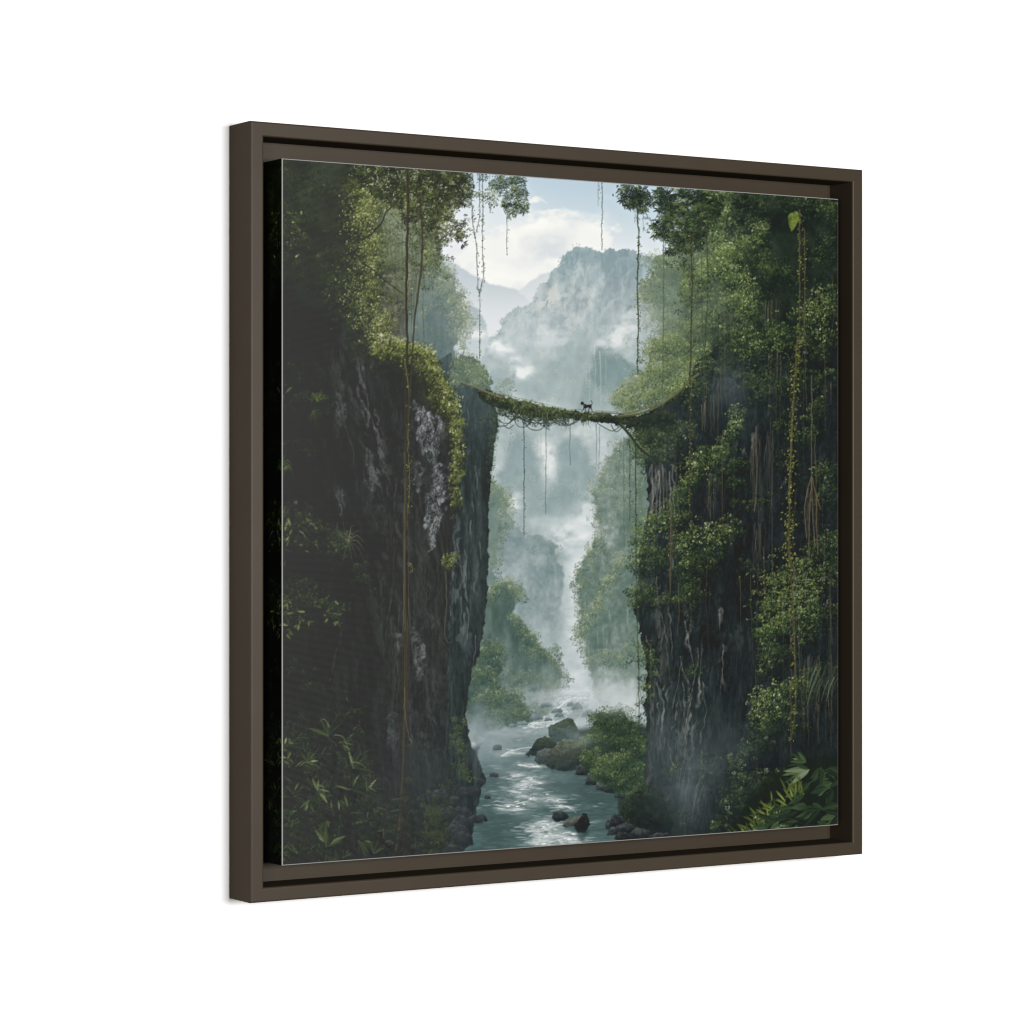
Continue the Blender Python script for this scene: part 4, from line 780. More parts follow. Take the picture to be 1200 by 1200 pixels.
# lit hanging greenery, ledge by ledge
P1 = [(27, 36, 31), (40, 54, 40), (61, 79, 48), (90, 108, 59), (124, 138, 82), (168, 176, 126)]
P2 = [(24, 31, 29), (33, 44, 35), (49, 63, 41), (73, 90, 50), (104, 119, 69), (154, 163, 116)]
P3 = [(48, 62, 48), (72, 89, 62), (98, 114, 76), (126, 139, 96), (158, 167, 126)]
P4 = [(94, 112, 96), (118, 134, 110), (142, 154, 126), (170, 178, 152)]
for g in [
    (P4, .5, .7, 12, 500, [(757, 300), (768, 296), (782, 300), (790, 312)]), (P4, .55, .75, 18, 700, [(752, 336), (750, 344), (757, 358), (766, 372), (772, 384)]), (P4, .4, .5, 20, 700, [(770, 330), (785, 336), (795, 350), (790, 372)]),
    (P3, .5, .8, 26, 1500, [(758, 416), (764, 404), (776, 396), (790, 388), (802, 380)]), (P3, .45, .8, 22, 900, [(762, 440), (775, 428), (790, 420), (802, 412)]), (P4, .5, .8, 14, 900, [(718, 466), (728, 457), (738, 447), (748, 442), (758, 448)]), (P3, .42, .8, 16, 900, [(738, 470), (750, 460), (764, 456), (778, 458)]),
    (P3, .45, .75, 24, 900, [(805, 345), (815, 335), (826, 332)]), (P3, .42, .7, 40, 900, [(812, 372), (822, 365), (832, 370)]),
    (P1, .58, .88, 34, 1700, [(848, 224), (838, 234), (834, 254), (838, 274), (846, 290)]), (P1, .50, .88, 26, 1500, [(842, 300), (856, 290), (872, 284), (884, 272), (893, 262)]), (P1, .56, .88, 22, 1700, [(814, 316), (828, 306), (846, 306), (862, 318), (880, 330)]), (P1, .48, .85, 26, 1100, [(800, 336), (812, 322), (824, 318)]),
    (P1, .50, .88, 20, 1000, [(852, 346), (864, 346), (876, 352), (880, 362)]), (P2, .35, .8, 30, 1100, [(872, 300), (886, 296), (898, 300), (905, 320)]), (P2, .22, .7, 40, 900, [(895, 320), (910, 310), (925, 320)]), (P2, .25, .7, 36, 700, [(862, 215), (876, 222), (890, 235)]),
    (P1, .60, .88, 16, 1100, [(784, 460), (794, 448), (804, 436), (812, 420), (820, 410), (828, 404)]), (P2, .45, .85, 34, 1000, [(812, 450), (822, 432), (832, 420)]),
    (P2, .50, .88, 40, 1100, [(862, 398), (872, 390), (884, 392), (888, 400)]), (P2, .45, .85, 46, 1100, [(898, 394), (908, 384), (918, 380), (928, 388)]), (P2, .38, .8, 34, 900, [(868, 440), (880, 440), (892, 452)]), (P2, .35, .8, 30, 700, [(895, 440), (910, 438), (924, 445)]), (P2, .3, .8, 40, 700, [(838, 392), (850, 386), (858, 396)]),
    (P2, .45, .85, 22, 800, [(900, 226), (914, 222), (928, 228), (936, 240)]), (P2, .42, .85, 34, 1000, [(944, 232), (958, 230), (972, 238), (984, 250)]), (P2, .35, .8, 50, 900, [(958, 292), (968, 284), (984, 282)]), (P2, .52, .88, 40, 1500, [(942, 372), (952, 358), (964, 346), (982, 340)]), (P2, .45, .85, 36, 1100, [(930, 408), (944, 398), (960, 396), (982, 392)]), (P2, .3, .8, 40, 700, [(940, 440), (958, 436), (980, 440)]),
    (P1, .48, .88, 26, 1500, [(749, 634), (754, 616), (764, 604), (776, 602), (786, 608)]), (P2, .40, .85, 32, 1300, [(746, 660), (754, 648), (766, 646), (776, 654)]), (P2, .42, .85, 18, 600, [(743, 706), (746, 694), (754, 690), (760, 698)]), (P2, .38, .8, 30, 600, [(748, 690), (756, 684), (762, 694)]),
    (P1, .46, .88, 18, 1300, [(782, 596), (793, 578), (804, 564), (816, 550)]), (P2, .40, .85, 22, 700, [(786, 604), (796, 600), (806, 604)]), (P2, .48, .88, 26, 1200, [(812, 546), (822, 530), (836, 524)]), (P1, .48, .88, 18, 1300, [(838, 536), (850, 520), (858, 500), (864, 478)]), (P2, .38, .85, 20, 700, [(846, 548), (860, 542), (872, 540)]),
    (P2, .50, .88, 34, 1700, [(794, 646), (800, 628), (814, 620), (832, 620), (846, 616), (858, 608)]), (P2, .40, .85, 40, 1300, [(796, 672), (806, 656), (820, 652), (834, 648)]), (P2, .34, .8, 34, 900, [(800, 700), (808, 690), (818, 690)]), (P2, .36, .8, 14, 500, [(768, 708), (780, 698), (794, 704)]), (P2, .3, .75, 24, 500, [(860, 590), (880, 588), (900, 580)]), (P2, .25, .75, 20, 500, [(830, 560), (850, 566), (866, 562)]),
    (P2, .52, .9, 36, 2200, [(892, 714), (898, 694), (914, 674), (930, 664), (946, 650), (958, 636), (974, 628), (984, 624)]), (P2, .52, .9, 34, 1900, [(894, 724), (906, 706), (922, 694), (940, 684), (960, 668), (982, 660)]), (P1, .50, .9, 26, 1700, [(892, 742), (904, 728), (920, 722), (938, 714), (954, 704)]), (P2, .40, .85, 30, 900, [(940, 740), (958, 724), (980, 710)]), (P2, .46, .85, 26, 700, [(894, 784), (897, 766), (904, 752)]), (P2, .36, .8, 26, 600, [(910, 766), (924, 756), (936, 752)]),
    (P2, .50, .88, 22, 700, [(946, 512), (950, 492), (956, 476), (962, 466)]), (P2, .46, .85, 26, 600, [(958, 552), (968, 542), (978, 546)]), (P2, .38, .85, 40, 600, [(968, 580), (976, 570), (984, 574)]),
    (P1, .46, .88, 30, 1500, [(882, 836), (886, 820), (900, 810), (916, 806), (930, 800), (942, 794)]), (P2, .40, .85, 34, 1200, [(890, 858), (902, 840), (918, 832), (932, 828)]), (P2, .40, .82, 24, 900, [(858, 900), (870, 880), (884, 866), (894, 850)]), (P2, .32, .8, 30, 1000, [(840, 985), (846, 954), (856, 926), (866, 906)]), (P2, .34, .8, 30, 900, [(866, 940), (876, 918), (890, 904)]), (P2, .30, .8, 18, 700, [(892, 918), (908, 908), (924, 906)]),
    (P2, .30, .75, 20, 500, [(784, 986), (792, 968), (802, 952)]), (P2, .28, .7, 40, 700, [(822, 900), (834, 884), (846, 880)]), (P2, .34, .8, 14, 220, [(784, 906), (790, 898), (796, 904)]), (P2, .34, .8, 22, 260, [(806, 790), (812, 782), (818, 788)]), (P1, .42, .85, 30, 500, [(752, 750), (757, 760), (762, 784)]), (P1, .40, .85, 20, 260, [(756, 800), (760, 815)]), (P2, .22, .7, 50, 900, [(955, 790), (970, 782), (984, 790)]), (P2, .28, .75, 44, 700, [(930, 800), (942, 790), (950, 800)]),
    (P2, .30, .75, 30, 700, [(750, 506), (766, 500), (784, 504), (800, 510)]), (P1, .36, .85, 30, 500, [(744, 506), (750, 516), (756, 530)]), (P2, .28, .75, 40, 700, [(905, 480), (920, 500), (916, 540)]), (P2, .22, .7, 40, 600, [(870, 660), (890, 668), (905, 660)]), (P2, .2, .7, 50, 700, [(940, 540), (960, 600), (975, 640)]),
]:
    tuft(g[5], g[3], int(g[4] * 1.25), 3.0, g[0], int(g[5][0][0] * 7 + g[5][0][1] * 3 + g[4]), g[1] - .09 - (.03 if g[5][0][1] > 470 else 0) - (.05 if g[5][0][0] > 895 else 0), g[2] * .9, jit=.15)
for k in range(26):
    r = np.random.RandomState(1300 + k); x = r.uniform(950, 982); y = r.uniform(775, 800)
    stroke([(x, y), (x - 5, y + 12), (x - 9, y + 28)], 1.4, .4, [(72, 84, 66), (50, 60, 46), (96, 106, 92)][k % 3], .6)
leaves(np.clip(bumps([(846, 255, 8, 30, .8), (850, 296, 16, 12, .6), (830, 318, 18, 8, .7), (868, 340, 10, 14, .5), (770, 410, 16, 14, .5), (800, 440, 14, 20, .6), (745, 455, 12, 8, .6), (862, 490, 6, 20, .5), (812, 545, 14, 14, .4), (765, 615, 14, 16, .5), (830, 624, 20, 12, .5), (800, 640, 8, 20, .4), (925, 690, 30, 30, .6), (960, 365, 12, 24, .5), (900, 825, 16, 16, .5), (880, 410, 10, 16, .35), (912, 400, 10, 20, .35)]), 0, 1), 1500, 3.4, [(74, 90, 50), (108, 122, 68), (150, 160, 96), (188, 194, 146)], fbm(5, 5, 9003), 9004, al=.8, per=2)
# sparkle on wet leaves
leaves(np.clip(bumps([(965, 410, 14, 20, .8), (930, 700, 26, 30, .6), (900, 860, 14, 16, .5), (870, 900, 16, 20, .6), (935, 410, 10, 20, .4), (850, 950, 8, 20, .5), (945, 690, 14, 20, .6), (890, 905, 14, 10, .5), (955, 780, 16, 14, .3)]), 0, 1), 150, 3.0, [(110, 118, 96), (166, 172, 152)], fbm(5, 5, 651), 652, al=.7)

# mossy boulder at the water's edge
over(poly([(720, 990), (726, 955), (745, 930), (775, 925), (795, 950), (800, 995)], 3, 6, 379, 2) * .8, (36, 44, 42))
boulder([(728, 966), (729, 948), (735, 937), (746, 928), (760, 924), (774, 930), (783, 944), (788, 962), (782, 980), (755, 982), (735, 976)], 380, ((26, 32, 32), (36, 43, 41), (52, 59, 54)), 0)
tuft([(730, 952), (736, 938), (748, 929), (762, 925), (776, 932), (784, 944)], 16, 800, 2.3, [(29, 38, 34), (40, 52, 40), (57, 71, 48), (88, 101, 66)], 3801, .36, .8)
for k, (x, y, w, h) in enumerate([(722, 962, 16, 16), (734, 972, 26, 14), (750, 978, 34, 14), (772, 982, 30, 12), (728, 980, 16, 10)]):
    boulder([(x - w * .5, y + h * .4), (x - w * .42, y - h * .25), (x - w * .1, y - h * .55), (x + w * .35, y - h * .4), (x + w * .5, y + h * .1), (x + w * .42, y + h * .5)], 385 + k * 3, ((24, 29, 31), (42, 47, 49), (92, 95, 94)))
air = np.clip(bumps([(748, 350, 50, 70, .26), (830, 300, 40, 60, .08), (820, 390, 40, 60, .10)]), 0, .45) * rt * (1 - r0 * .6)
over(air, (142, 158, 146))
air = np.clip(bumps([(760, 560, 40, 160, .10), (800, 880, 70, 80, .18), (860, 470, 40, 50, .10)]), 0, .3) * r0
over(air, (96, 112, 112))
# drifting damp air low on the right, and in the shade of the right wall
over(np.clip(blob(815, 905, 26, 40, .42, 661, 16) + blob(800, 935, 16, 30, .3, 662, 14) + blob(860, 870, 26, 24, .26, 663, 16), 0, 1), (92, 106, 111))
for k in range(9):
    r = np.random.RandomState(1400 + k); x = r.uniform(796, 826); y = r.uniform(885, 930)
    stroke([(x, y), (x - 4, y + 20), (x - 7, y + 40)], .9, .3, (138, 148, 152), .22, wob=.6, seed=k)
over(blob(775, 880, 14, 50, .22, 664, 16), (96, 112, 118))
over(blob(855, 460, 22, 30, .25, 665, 14), (84, 98, 104))

# the near trees by its right end
for g in [(.46, 14, 700, [(718, 468), (728, 460), (740, 450), (752, 444)]), (.40, 18, 900, [(730, 476), (745, 464), (760, 458), (776, 452)]), (.44, 20, 900, [(752, 440), (764, 430), (778, 424), (792, 420)]), (.38, 22, 700, [(770, 400), (784, 396), (798, 400)])]:
    tuft(g[3], g[1], g[2], 2.8, [(60, 76, 62), (80, 97, 70), (104, 119, 80), (132, 144, 98), (164, 171, 130)], int(g[3][0][0] * 3 + g[3][0][1]), g[0], .7)

# ---- the mossy log that bridges the gorge
for k in range(16):
    r = np.random.RandomState(1500 + k); x = r.uniform(580, 640)
    stroke([(x, 470 + (x - 580) * .2), (x + r.uniform(3, 14), 478 + r.uniform(4, 16)), (x + r.uniform(16, 34), 480 + (x - 580) * .15 + r.uniform(0, 10))], 1.2, .8, (62, 72, 60), .8)
for p in [[(578, 486), (586, 494), (596, 496), (604, 488), (606, 480)], [(584, 484), (592, 486), (600, 480)], [(606, 488), (618, 494), (634, 496), (648, 490), (654, 482)], [(612, 494), (622, 503), (634, 503), (642, 492)], [(640, 488), (652, 496), (664, 499), (676, 494), (682, 488)], [(594, 470), (602, 480), (608, 488)], [(616, 474), (610, 482), (604, 488)],
          [(700, 496), (710, 502), (718, 505), (726, 500)], [(716, 498), (722, 506), (732, 498)], [(590, 498), (596, 502), (602, 498)]]:
    stroke(p, 1.2, 1., (58, 66, 56), .85)
lg = poly([(556, 452), (566, 456), (580, 461), (592, 465), (606, 469), (622, 473), (640, 477), (656, 480), (676, 482.5), (694, 484), (712, 485), (728, 486), (746, 487), (764, 485), (780, 480), (792, 484), (786, 496), (772, 504), (752, 503), (734, 500.5), (716, 496.5), (698, 494), (678, 492), (660, 491), (640, 490.5), (622, 489), (606, 486), (592, 481), (580, 476), (566, 472)], 2., 4, 671, .25)
over(lg, ramp(np.clip(.55 - (YY - (458 + (XX - 566) * .19 - np.clip(XX - 690, 0, 200) * .17)) / 22 + (fbm(5, 3, 672) - .5) * .9, 0, 1), (38, 45, 40), (50, 58, 47), (64, 71, 55), (96, 102, 74)))
LGP = [(36, 43, 39), (49, 58, 47), (66, 77, 55), (92, 102, 70), (134, 141, 102)]
tuft([(574, 461), (592, 466), (608, 471), (624, 475), (642, 479), (660, 483)], 13, 1500, 2.6, LGP, 674, .52, .9)
tuft([(580, 470), (600, 477), (620, 482), (640, 486), (660, 488)], 12, 500, 2.2, LGP, 675, .22, .8)
tuft([(660, 483), (690, 486), (715, 489), (735, 492)], 8, 420, 2.2, LGP, 676, .34, .8)
tuft([(616, 484), (640, 488), (652, 489)], 12, 340, 2.2, LGP, 677, .42, .8)
tuft([(736, 494), (752, 498), (768, 500), (784, 498)], 16, 600, 2.6, [(32, 40, 36), (46, 56, 44), (66, 77, 54), (94, 104, 70)], 678, .32, .8)
r = np.random.RandomState(77)
for k in range(60):
    x = r.uniform(582, 690); y = 482 + (x - 580) * .10
    stroke([(x, y - 4), (x + r.uniform(-1, 1), y + r.uniform(1, 9))], 1.1, .3, [(66, 78, 55), (92, 102, 70), (52, 62, 48)][k % 3], .8)
for k in range(40):
    x = r.uniform(590, 700); y = 469 + (x - 590) * .165
    rosette(x, y + 2, 4, 4.5, [(70, 82, 56), (110, 120, 78)], 1600 + k, -2.6, -.5, .6, .1, .5, .75)
for g in [(.40, 18, 700, [(748, 508), (760, 504), (774, 508), (788, 512)]), (.36, 22, 700, [(756, 528), (770, 522), (786, 526)]), (.44, 16, 500, [(744, 512), (748, 522), (754, 534)]), (.34, 18, 500, [(786, 500), (800, 496), (812, 500)])]:
    tuft(g[3], g[1], g[2], 2.7, [(40, 50, 44), (56, 69, 54), (78, 92, 66), (106, 118, 82), (142, 150, 112)], int(g[3][0][0] * 3 + g[3][0][1]), g[0], .75)
for k in range(8):
    stroke([(764 + k * 4, 545 + (k % 3) * 4), (765 + k * 4, 575), (764 + k * 4.4, 606)], 1.6, .6, [(122, 124, 118), (84, 88, 84), (140, 141, 134)][k % 3], .5, wob=.6, seed=k + 6000, beads=1.)
# upper limbs running into the right wall
stroke([(686, 482.6), (712, 484), (736, 484), (756, 479), (776, 471), (796, 458), (806, 448), (818, 438)], 1.6, 2.4, (96, 99, 76), .9, wob=.3, seed=1)
stroke([(724, 488), (748, 485), (770, 477), (790, 464), (806, 450)], 3., 1.4, (74, 82, 58), .95, wob=.3, seed=2)
stroke([(724, 487), (748, 484), (770, 476), (790, 463)], .8, .5, (128, 134, 92), .8, wob=.4, seed=3)
stroke([(740, 496), (760, 488), (780, 478), (800, 460)], 3., 1.6, (48, 56, 46), .9)
stroke([(726, 497), (736, 507), (745, 519), (756, 531), (766, 537), (778, 542), (800, 543)], 3.6, 2., (48, 56, 46), .95, wob=.6, seed=4)
stroke([(727, 496), (738, 507), (748, 520), (758, 530)], 1., .7, (104, 112, 76), .7)
stroke([(772, 540), (776, 560), (777, 600)], 1.4, .8, (62, 60, 52), .7)
over(poly([(742, 492), (780, 486), (796, 492), (786, 506), (762, 506)], 4, 6, 679, 2.5) * .5, (38, 46, 43))
tuft([(742, 502), (756, 506), (774, 508)], 14, 500, 2.6, [(30, 38, 34), (44, 54, 42), (66, 78, 54), (96, 107, 72)], 6791, .32, .8)
stroke([(540, 447), (556, 453), (572, 460), (590, 466)], 1.6, 1.2, (122, 116, 92), .85, wob=.4, seed=5)
for p in [[(694, 484), (700, 481.5), (716, 482.5), (732, 481), (750, 477.5), (768, 471.5), (784, 463), (800, 452)], [(664, 481), (676, 479.5), (690, 481)], [(724, 483), (722, 487)], [(738, 481), (736, 486)], [(752, 477.5), (750, 484)], [(766, 472.5), (764, 481)], [(780, 466), (777, 476)]]:
    stroke(p, .9, .7, (112, 113, 88), .8, wob=.3, seed=int(p[0][0] * 3))
for k in range(46):
    r = np.random.RandomState(1900 + k); x = r.uniform(574, 700); y = np.interp(x, [574, 600, 640, 700], [474, 482, 489, 494])
    stroke([(x, y - 2), (x + r.uniform(-2, 2), y + r.uniform(2, 6)), (x + r.uniform(-4, 4), y + r.uniform(5, 15))], .8, .3, [(54, 63, 50), (78, 88, 62), (46, 54, 46)][k % 3], .75)
for p in [[(576, 476), (582, 484), (590, 487), (598, 482)], [(588, 480), (596, 490), (606, 490), (612, 484)], [(600, 483), (606, 498), (616, 500), (626, 488)], [(596, 496), (603, 488), (611, 480)], [(590, 478), (600, 486), (612, 492)], [(574, 490), (582, 498), (592, 499), (598, 494)], [(650, 490), (660, 497), (670, 496), (676, 491)]]:
    stroke(p, 1.1, .8, (52, 60, 52), .85, wob=.3, seed=int(p[0][0]))
for p in [[(552, 452), (572, 459), (596, 464), (620, 469), (644, 475), (664, 480)], [(588, 463), (586, 470)], [(612, 467), (611, 474)], [(636, 473), (635, 480)]]:
    stroke(p, .8, .6, (104, 104, 82), .75, wob=.3, seed=int(p[0][0]))
# the monkey, a small dark figure walking left along the log
mk = (52, 47, 41)
over(poly([(683.2, 475.2), (684.8, 473.4), (688, 474), (691, 473.6), (692.6, 474.6), (692.8, 477), (691.2, 478.4), (688, 478), (685.4, 478.8), (683.6, 478)], 0, 8, 1, 0, True), mk)
over(poly([(680, 472.6), (680.6, 471), (682, 470.4), (683.4, 471.2), (684.2, 473.4), (683.4, 474.6), (681.6, 474.8), (680.2, 474)], 0, 8, 1, 0, True), mk)
stroke([(684.6, 477.4), (683.4, 480), (681.4, 482.6)], 1.3, .7, mk)
stroke([(685.8, 477.6), (686, 480), (685.2, 483)], 1.2, .7, mk)
stroke([(691.2, 477), (690, 480), (689.6, 483)], 1.4, .7, mk)
stroke([(692, 476.8), (693, 479.4), (694.6, 483)], 1.4, .7, mk)
stroke([(684, 474.4), (688, 474.6), (691.5, 474.4)], .9, .6, (104, 86, 64), .8)
stroke([(681, 470.8), (682.8, 470.8)], .7, .5, (110, 92, 70), .7)
stroke([(692, 474.8), (693.8, 473.2), (693.4, 471), (692.4, 469.2)], 1., .6, mk)

# ---- the canopy that hangs into the picture from above, and the lianas
C1 = [(40, 46, 37), (54, 61, 43), (76, 84, 53), (110, 117, 76), (160, 165, 120)]
C2 = [(27, 36, 31), (38, 50, 39), (54, 67, 45), (82, 95, 57), (130, 140, 90)]
def sprays(m, n, L0, pal, lt, seed, k=6, al=.9):
    r = np.random.RandomState(seed); c = np.cumsum(m.ravel(), dtype=np.float64)
    i = np.sort(np.clip(np.searchsorted(c, r.rand(n) * c[-1]), 0, PW * PH - 1))
    x, y = SX0 + (i % PW + r.rand(n)) / SC, SY0 + (i // PW + r.rand(n)) / SC
    b = 1.57 + r.randn(n) * .55; t = lt[i // PW, i % PW] + r.randn(n) * .16
    j = np.repeat(np.arange(n), k); a = b[j] + np.tile(np.linspace(-1.35, 1.35, k), n) + r.randn(n * k) * .16
    L = L0 * (.7 + .5 * r.rand(n * k)); t = np.clip(t[j] + r.randn(n * k) * .12 - .12 * np.cos(a), 0, 1)
    stamp(x[j] + np.cos(a) * L * .55, y[j] + np.sin(a) * L * .55, L, L * .27, a, ramp(t, *pal), al, .08)


stroke([(418, 282), (428, 279), (438, 272), (446, 262), (452, 250), (462, 238), (470, 228), (480, 218)], 2.2, 1.4, (58, 60, 48), .9, wob=.5, seed=6)
stroke([(424, 308), (438, 317), (452, 330), (464, 338), (472, 344)], 2., 1.2, (52, 58, 52), .85, wob=.5, seed=7)
for p in [[(452, 268), (462, 276), (472, 284)], [(452, 262), (446, 250), (440, 238)], [(460, 240), (452, 226), (448, 208)], [(470, 228), (474, 246), (471, 262)], [(458, 250), (468, 262), (474, 272)], [(430, 190), (434, 220), (428, 240)], [(420, 192), (422, 220), (416, 232)], [(488, 196), (492, 220), (484, 240)], [(500, 196), (505, 222), (498, 240)], [(465, 286), (474, 284), (482, 286)]]:
    stroke(p, .9, .5, (60, 63, 50), .75, wob=.4, seed=int(p[0][0]))
top = poly([(400, 176), (549, 176), (549, 205), (550, 222), (546, 236), (536, 240), (528, 248), (516, 256), (500, 262), (486, 262), (470, 246), (450, 230), (430, 226), (410, 215)], 5, 7, 681, .8)
leaves(top * np.clip(.3 + 2.4 * (fbm(8, 8, 6831) - .30), 0, 1), 5200, 5.0, C1, np.clip(-.05 + .6 * fbm(10, 8, 682) + bumps([(440, 205, 16, 10, -.1), (520, 235, 20, 14, .05)]), 0, 1), 683, al=.9, ar=.34, k=.8, more=1.5, spread=1.2)
leaves(bumps([(505, 250, 16, 12, .6), (528, 262, 9, 6, .8), (540, 268, 5, 8, .9), (537, 278, 7, 6, .9), (520, 276, 8, 8, .4), (512, 290, 10, 14, .4), (500, 270, 8, 30, .5), (545, 224, 5, 10, .8), (530, 255, 6, 6, .6), (508, 305, 8, 10, .6), (486, 262, 6, 20, .5), (498, 282, 5, 10, .6)]), 850, 4.8, C1, np.clip(fbm(8, 8, 684) * .75, 0, 1), 685, ar=.34, k=.8, more=1.5, spread=1.2)
sprays(np.clip(top * (fbm(8, 8, 6821) > .4) + bumps([(538, 264, 8, 8, .8), (540, 278, 6, 5, .8), (520, 250, 16, 8, .5), (508, 262, 10, 12, .4)]), 0, 1) * (XX > 420), 300, 6.2, C1, np.clip(.62 * fbm(9, 8, 6822), 0, 1), 6823)
leaves(top * (fbm(7, 7, 686) > .62), 300, 3.0, [(170, 176, 144), (216, 218, 198)], fbm(5, 5, 687), 688, al=.7, per=2)
for x, y in [(538, 264), (541, 280), (532, 258), (524, 270)]:
    stroke([(512, y - 12), (x - 8, y - 4), (x, y)], 1., .6, (60, 64, 46), .8)
tb = poly([(578, 204), (614, 207), (613, 222), (616, 234), (614, 246), (606, 248), (602, 256), (596, 252), (592, 242), (586, 240), (580, 226), (574, 218), (576, 208)], 3, 5, 689, .6)
leaves(tb * np.clip(3 * (fbm(8, 8, 6911) - .42), 0, 1), 700, 4.6, [(42, 55, 46), (60, 74, 54), (86, 99, 64), (130, 140, 88)], np.clip(.62 * fbm(8, 8, 690), 0, 1), 691)
sprays(tb * (fbm(7, 7, 6912) > .40), 70, 6.4, [(40, 53, 45), (58, 72, 53), (86, 99, 64), (136, 146, 92)], np.clip(.7 * fbm(8, 8, 690), 0, 1), 6913)
leaves(bumps([(572, 232, 3, 10, .7), (578, 228, 5, 8, .6), (552, 203, 6, 3, .8), (564, 207, 10, 4, .8), (600, 254, 4, 3, .7)]), 110, 4.4, C2, fbm(7, 7, 692), 693, ar=.34, k=.8, more=1.5, spread=1.2)
tr = poly([(732, 216), (745, 217), (770, 220), (800, 222), (842, 226), (846, 240), (836, 256), (824, 266), (818, 280), (812, 292), (800, 296), (792, 288), (786, 292), (778, 276), (770, 280), (768, 266), (775, 250), (766, 236), (752, 246), (742, 240), (731, 238), (728, 228)], 3.5, 5, 694, .6)
leaves(tr * np.clip(3 * (fbm(9, 9, 6961) - .36), 0, 1), 4200, 4.8, C2, np.clip(-.06 + .6 * fbm(9, 8, 695), 0, 1), 696)
sprays(np.clip(tr * (fbm(7, 7, 6962) > .34) + bumps([(770, 262, 5, 12, .6), (786, 292, 4, 8, .8), (733, 228, 5, 6, .8), (806, 312, 4, 8, .7)]), 0, 1), 330, 7., C2, np.clip(.02 + .62 * fbm(9, 8, 695) + bumps([(805, 240, 10, 10, .12), (780, 262, 10, 14, .08), (820, 230, 20, 8, -.15)]), 0, 1), 6963)
leaves(bumps([(768, 262, 6, 10, .8), (772, 276, 5, 6, .7), (785, 296, 4, 8, .7), (733, 224, 5, 6, .7), (740, 240, 8, 5, .5), (810, 295, 6, 12, .5), (803, 315, 4, 8, .7), (798, 300, 5, 8, .4), (840, 250, 6, 20, .4), (826, 250, 12, 10, .5)]), 460, 4.8, C2, fbm(7, 7, 697) * .7, 698, ar=.34, k=.8, more=1.5, spread=1.2)
stroke([(826, 250), (818, 268), (812, 282), (806, 298)], 1.4, .8, (52, 56, 44), .8)


def vine(pts, w, col, nl=0, seed=1, al=.9, sz=3., pal=C2, off=1.3, beads=.5, t0=.42):
    w = w * .72; beads = min(beads, .9)
    g = sum(col) / 3; col = tuple(.75 * v + .25 * g for v in col)
    stroke(pts, w, w * .8, col, al, wob=.28, seed=seed, beads=beads)
    if nl: along(pts, nl, sz, pal, seed + 1, off, t0)


V1 = [(60, 76, 62), (92, 108, 76), (130, 142, 96)]
vine([(551, 203), (553, 240), (554, 262), (558, 285), (559, 310), (560, 335), (562, 350), (562, 385), (562, 420)], 1.3, (84, 96, 86), 70, 1, .85, 2.8, V1)
vine([(562, 203), (562, 235), (562, 255), (558, 272)], 1.2, (84, 96, 88), 30, 2, .8, 2.8, V1)
vine([(565, 203), (566, 240), (565, 290), (567, 315), (565, 332), (562, 345)], 1.4, (80, 92, 84), 64, 3, .85, 2.8, V1)
vine([(594, 243), (594, 270), (594, 299)], 1., (104, 118, 112), 12, 4, .7, 2.2, V1, 1.)
vine([(574, 205), (573, 230), (575, 250)], .9, (110, 124, 116), 10, 5, .6, 2.4, V1)
vine([(705, 213), (706, 240), (705, 268), (705, 293)], 1.2, (84, 98, 100), 20, 6, .8, 2.2, [(70, 88, 88), (100, 116, 110)], 1.)
vine([(701, 213), (701, 240)], 1., (100, 114, 118), 10, 7, .7, 2.2, V1, .8)
vine([(747, 238), (748, 280), (747, 340), (748, 380), (747, 425), (747, 436)], 1.9, (58, 68, 58), 110, 8, .92, 3.2, [(48, 60, 46), (80, 94, 60), (126, 136, 84)])
vine([(754, 240), (754, 272)], .9, (92, 108, 110), 6, 9, .6, 2.4, V1)
vine([(744, 240), (744, 262)], .9, (92, 108, 106), 8, 10, .6, 2.4, V1)
vine([(777, 278), (778, 320), (777, 400), (776, 468)], 1.3, (78, 84, 58), 30, 11, .85, 2.6, V1, 1.2)
vine([(809, 275), (811, 320), (810, 380), (809, 440), (809, 500), (808, 560), (808, 600)], 2.1, (64, 62, 46), 90, 12, .92, 3.2, [(52, 62, 42), (90, 102, 56), (132, 140, 78)], 2.)
vine([(812, 275), (812, 330), (809, 360)], 1.1, (76, 78, 62), 14, 13, .8)
vine([(822, 262), (822, 330), (823, 380), (826, 470)], 1.1, (74, 78, 62), 14, 14, .75)
vine([(830, 245), (829, 300), (829, 345), (827, 390), (826, 430)], 1.4, (62, 66, 48), 20, 15, .85, 2.8)
vine([(806, 300), (808, 340), (806, 356)], 1., (80, 90, 84), 0, 16, .5)
# lianas under the log
vine([(613, 486), (614, 530), (614, 570), (614, 628)], 1.4, (62, 78, 76), 40, 17, .85, 2.2, [(56, 72, 68), (84, 100, 90)], .9)
vine([(639.5, 494), (639.5, 550), (639, 602)], 1.1, (78, 96, 98), 0, 18, .8, beads=.5)
vine([(634, 498), (634, 540)], .8, (120, 140, 142), 0, 19, .5)
vine([(668, 497), (668, 545)], 1., (84, 102, 104), 0, 20, .75, beads=.5)
vine([(598, 488), (598, 522)], .9, (104, 122, 120), 8, 21, .6, 2.)
vine([(699, 497), (699, 545)], .9, (100, 118, 120), 0, 22, .65)
vine([(702.5, 497), (702, 550)], .9, (104, 122, 124), 0, 23, .65)
vine([(720, 503), (720, 528)], .7, (120, 138, 138), 0, 24, .5)
vine([(731, 512), (731, 570), (731.5, 640)], 1.1, (88, 100, 84), 10, 25, .75, 2.2, V1, .8)
vine([(738, 514), (738, 560), (738, 610)], 1.1, (64, 74, 58), 14, 26, .8, 2.4)
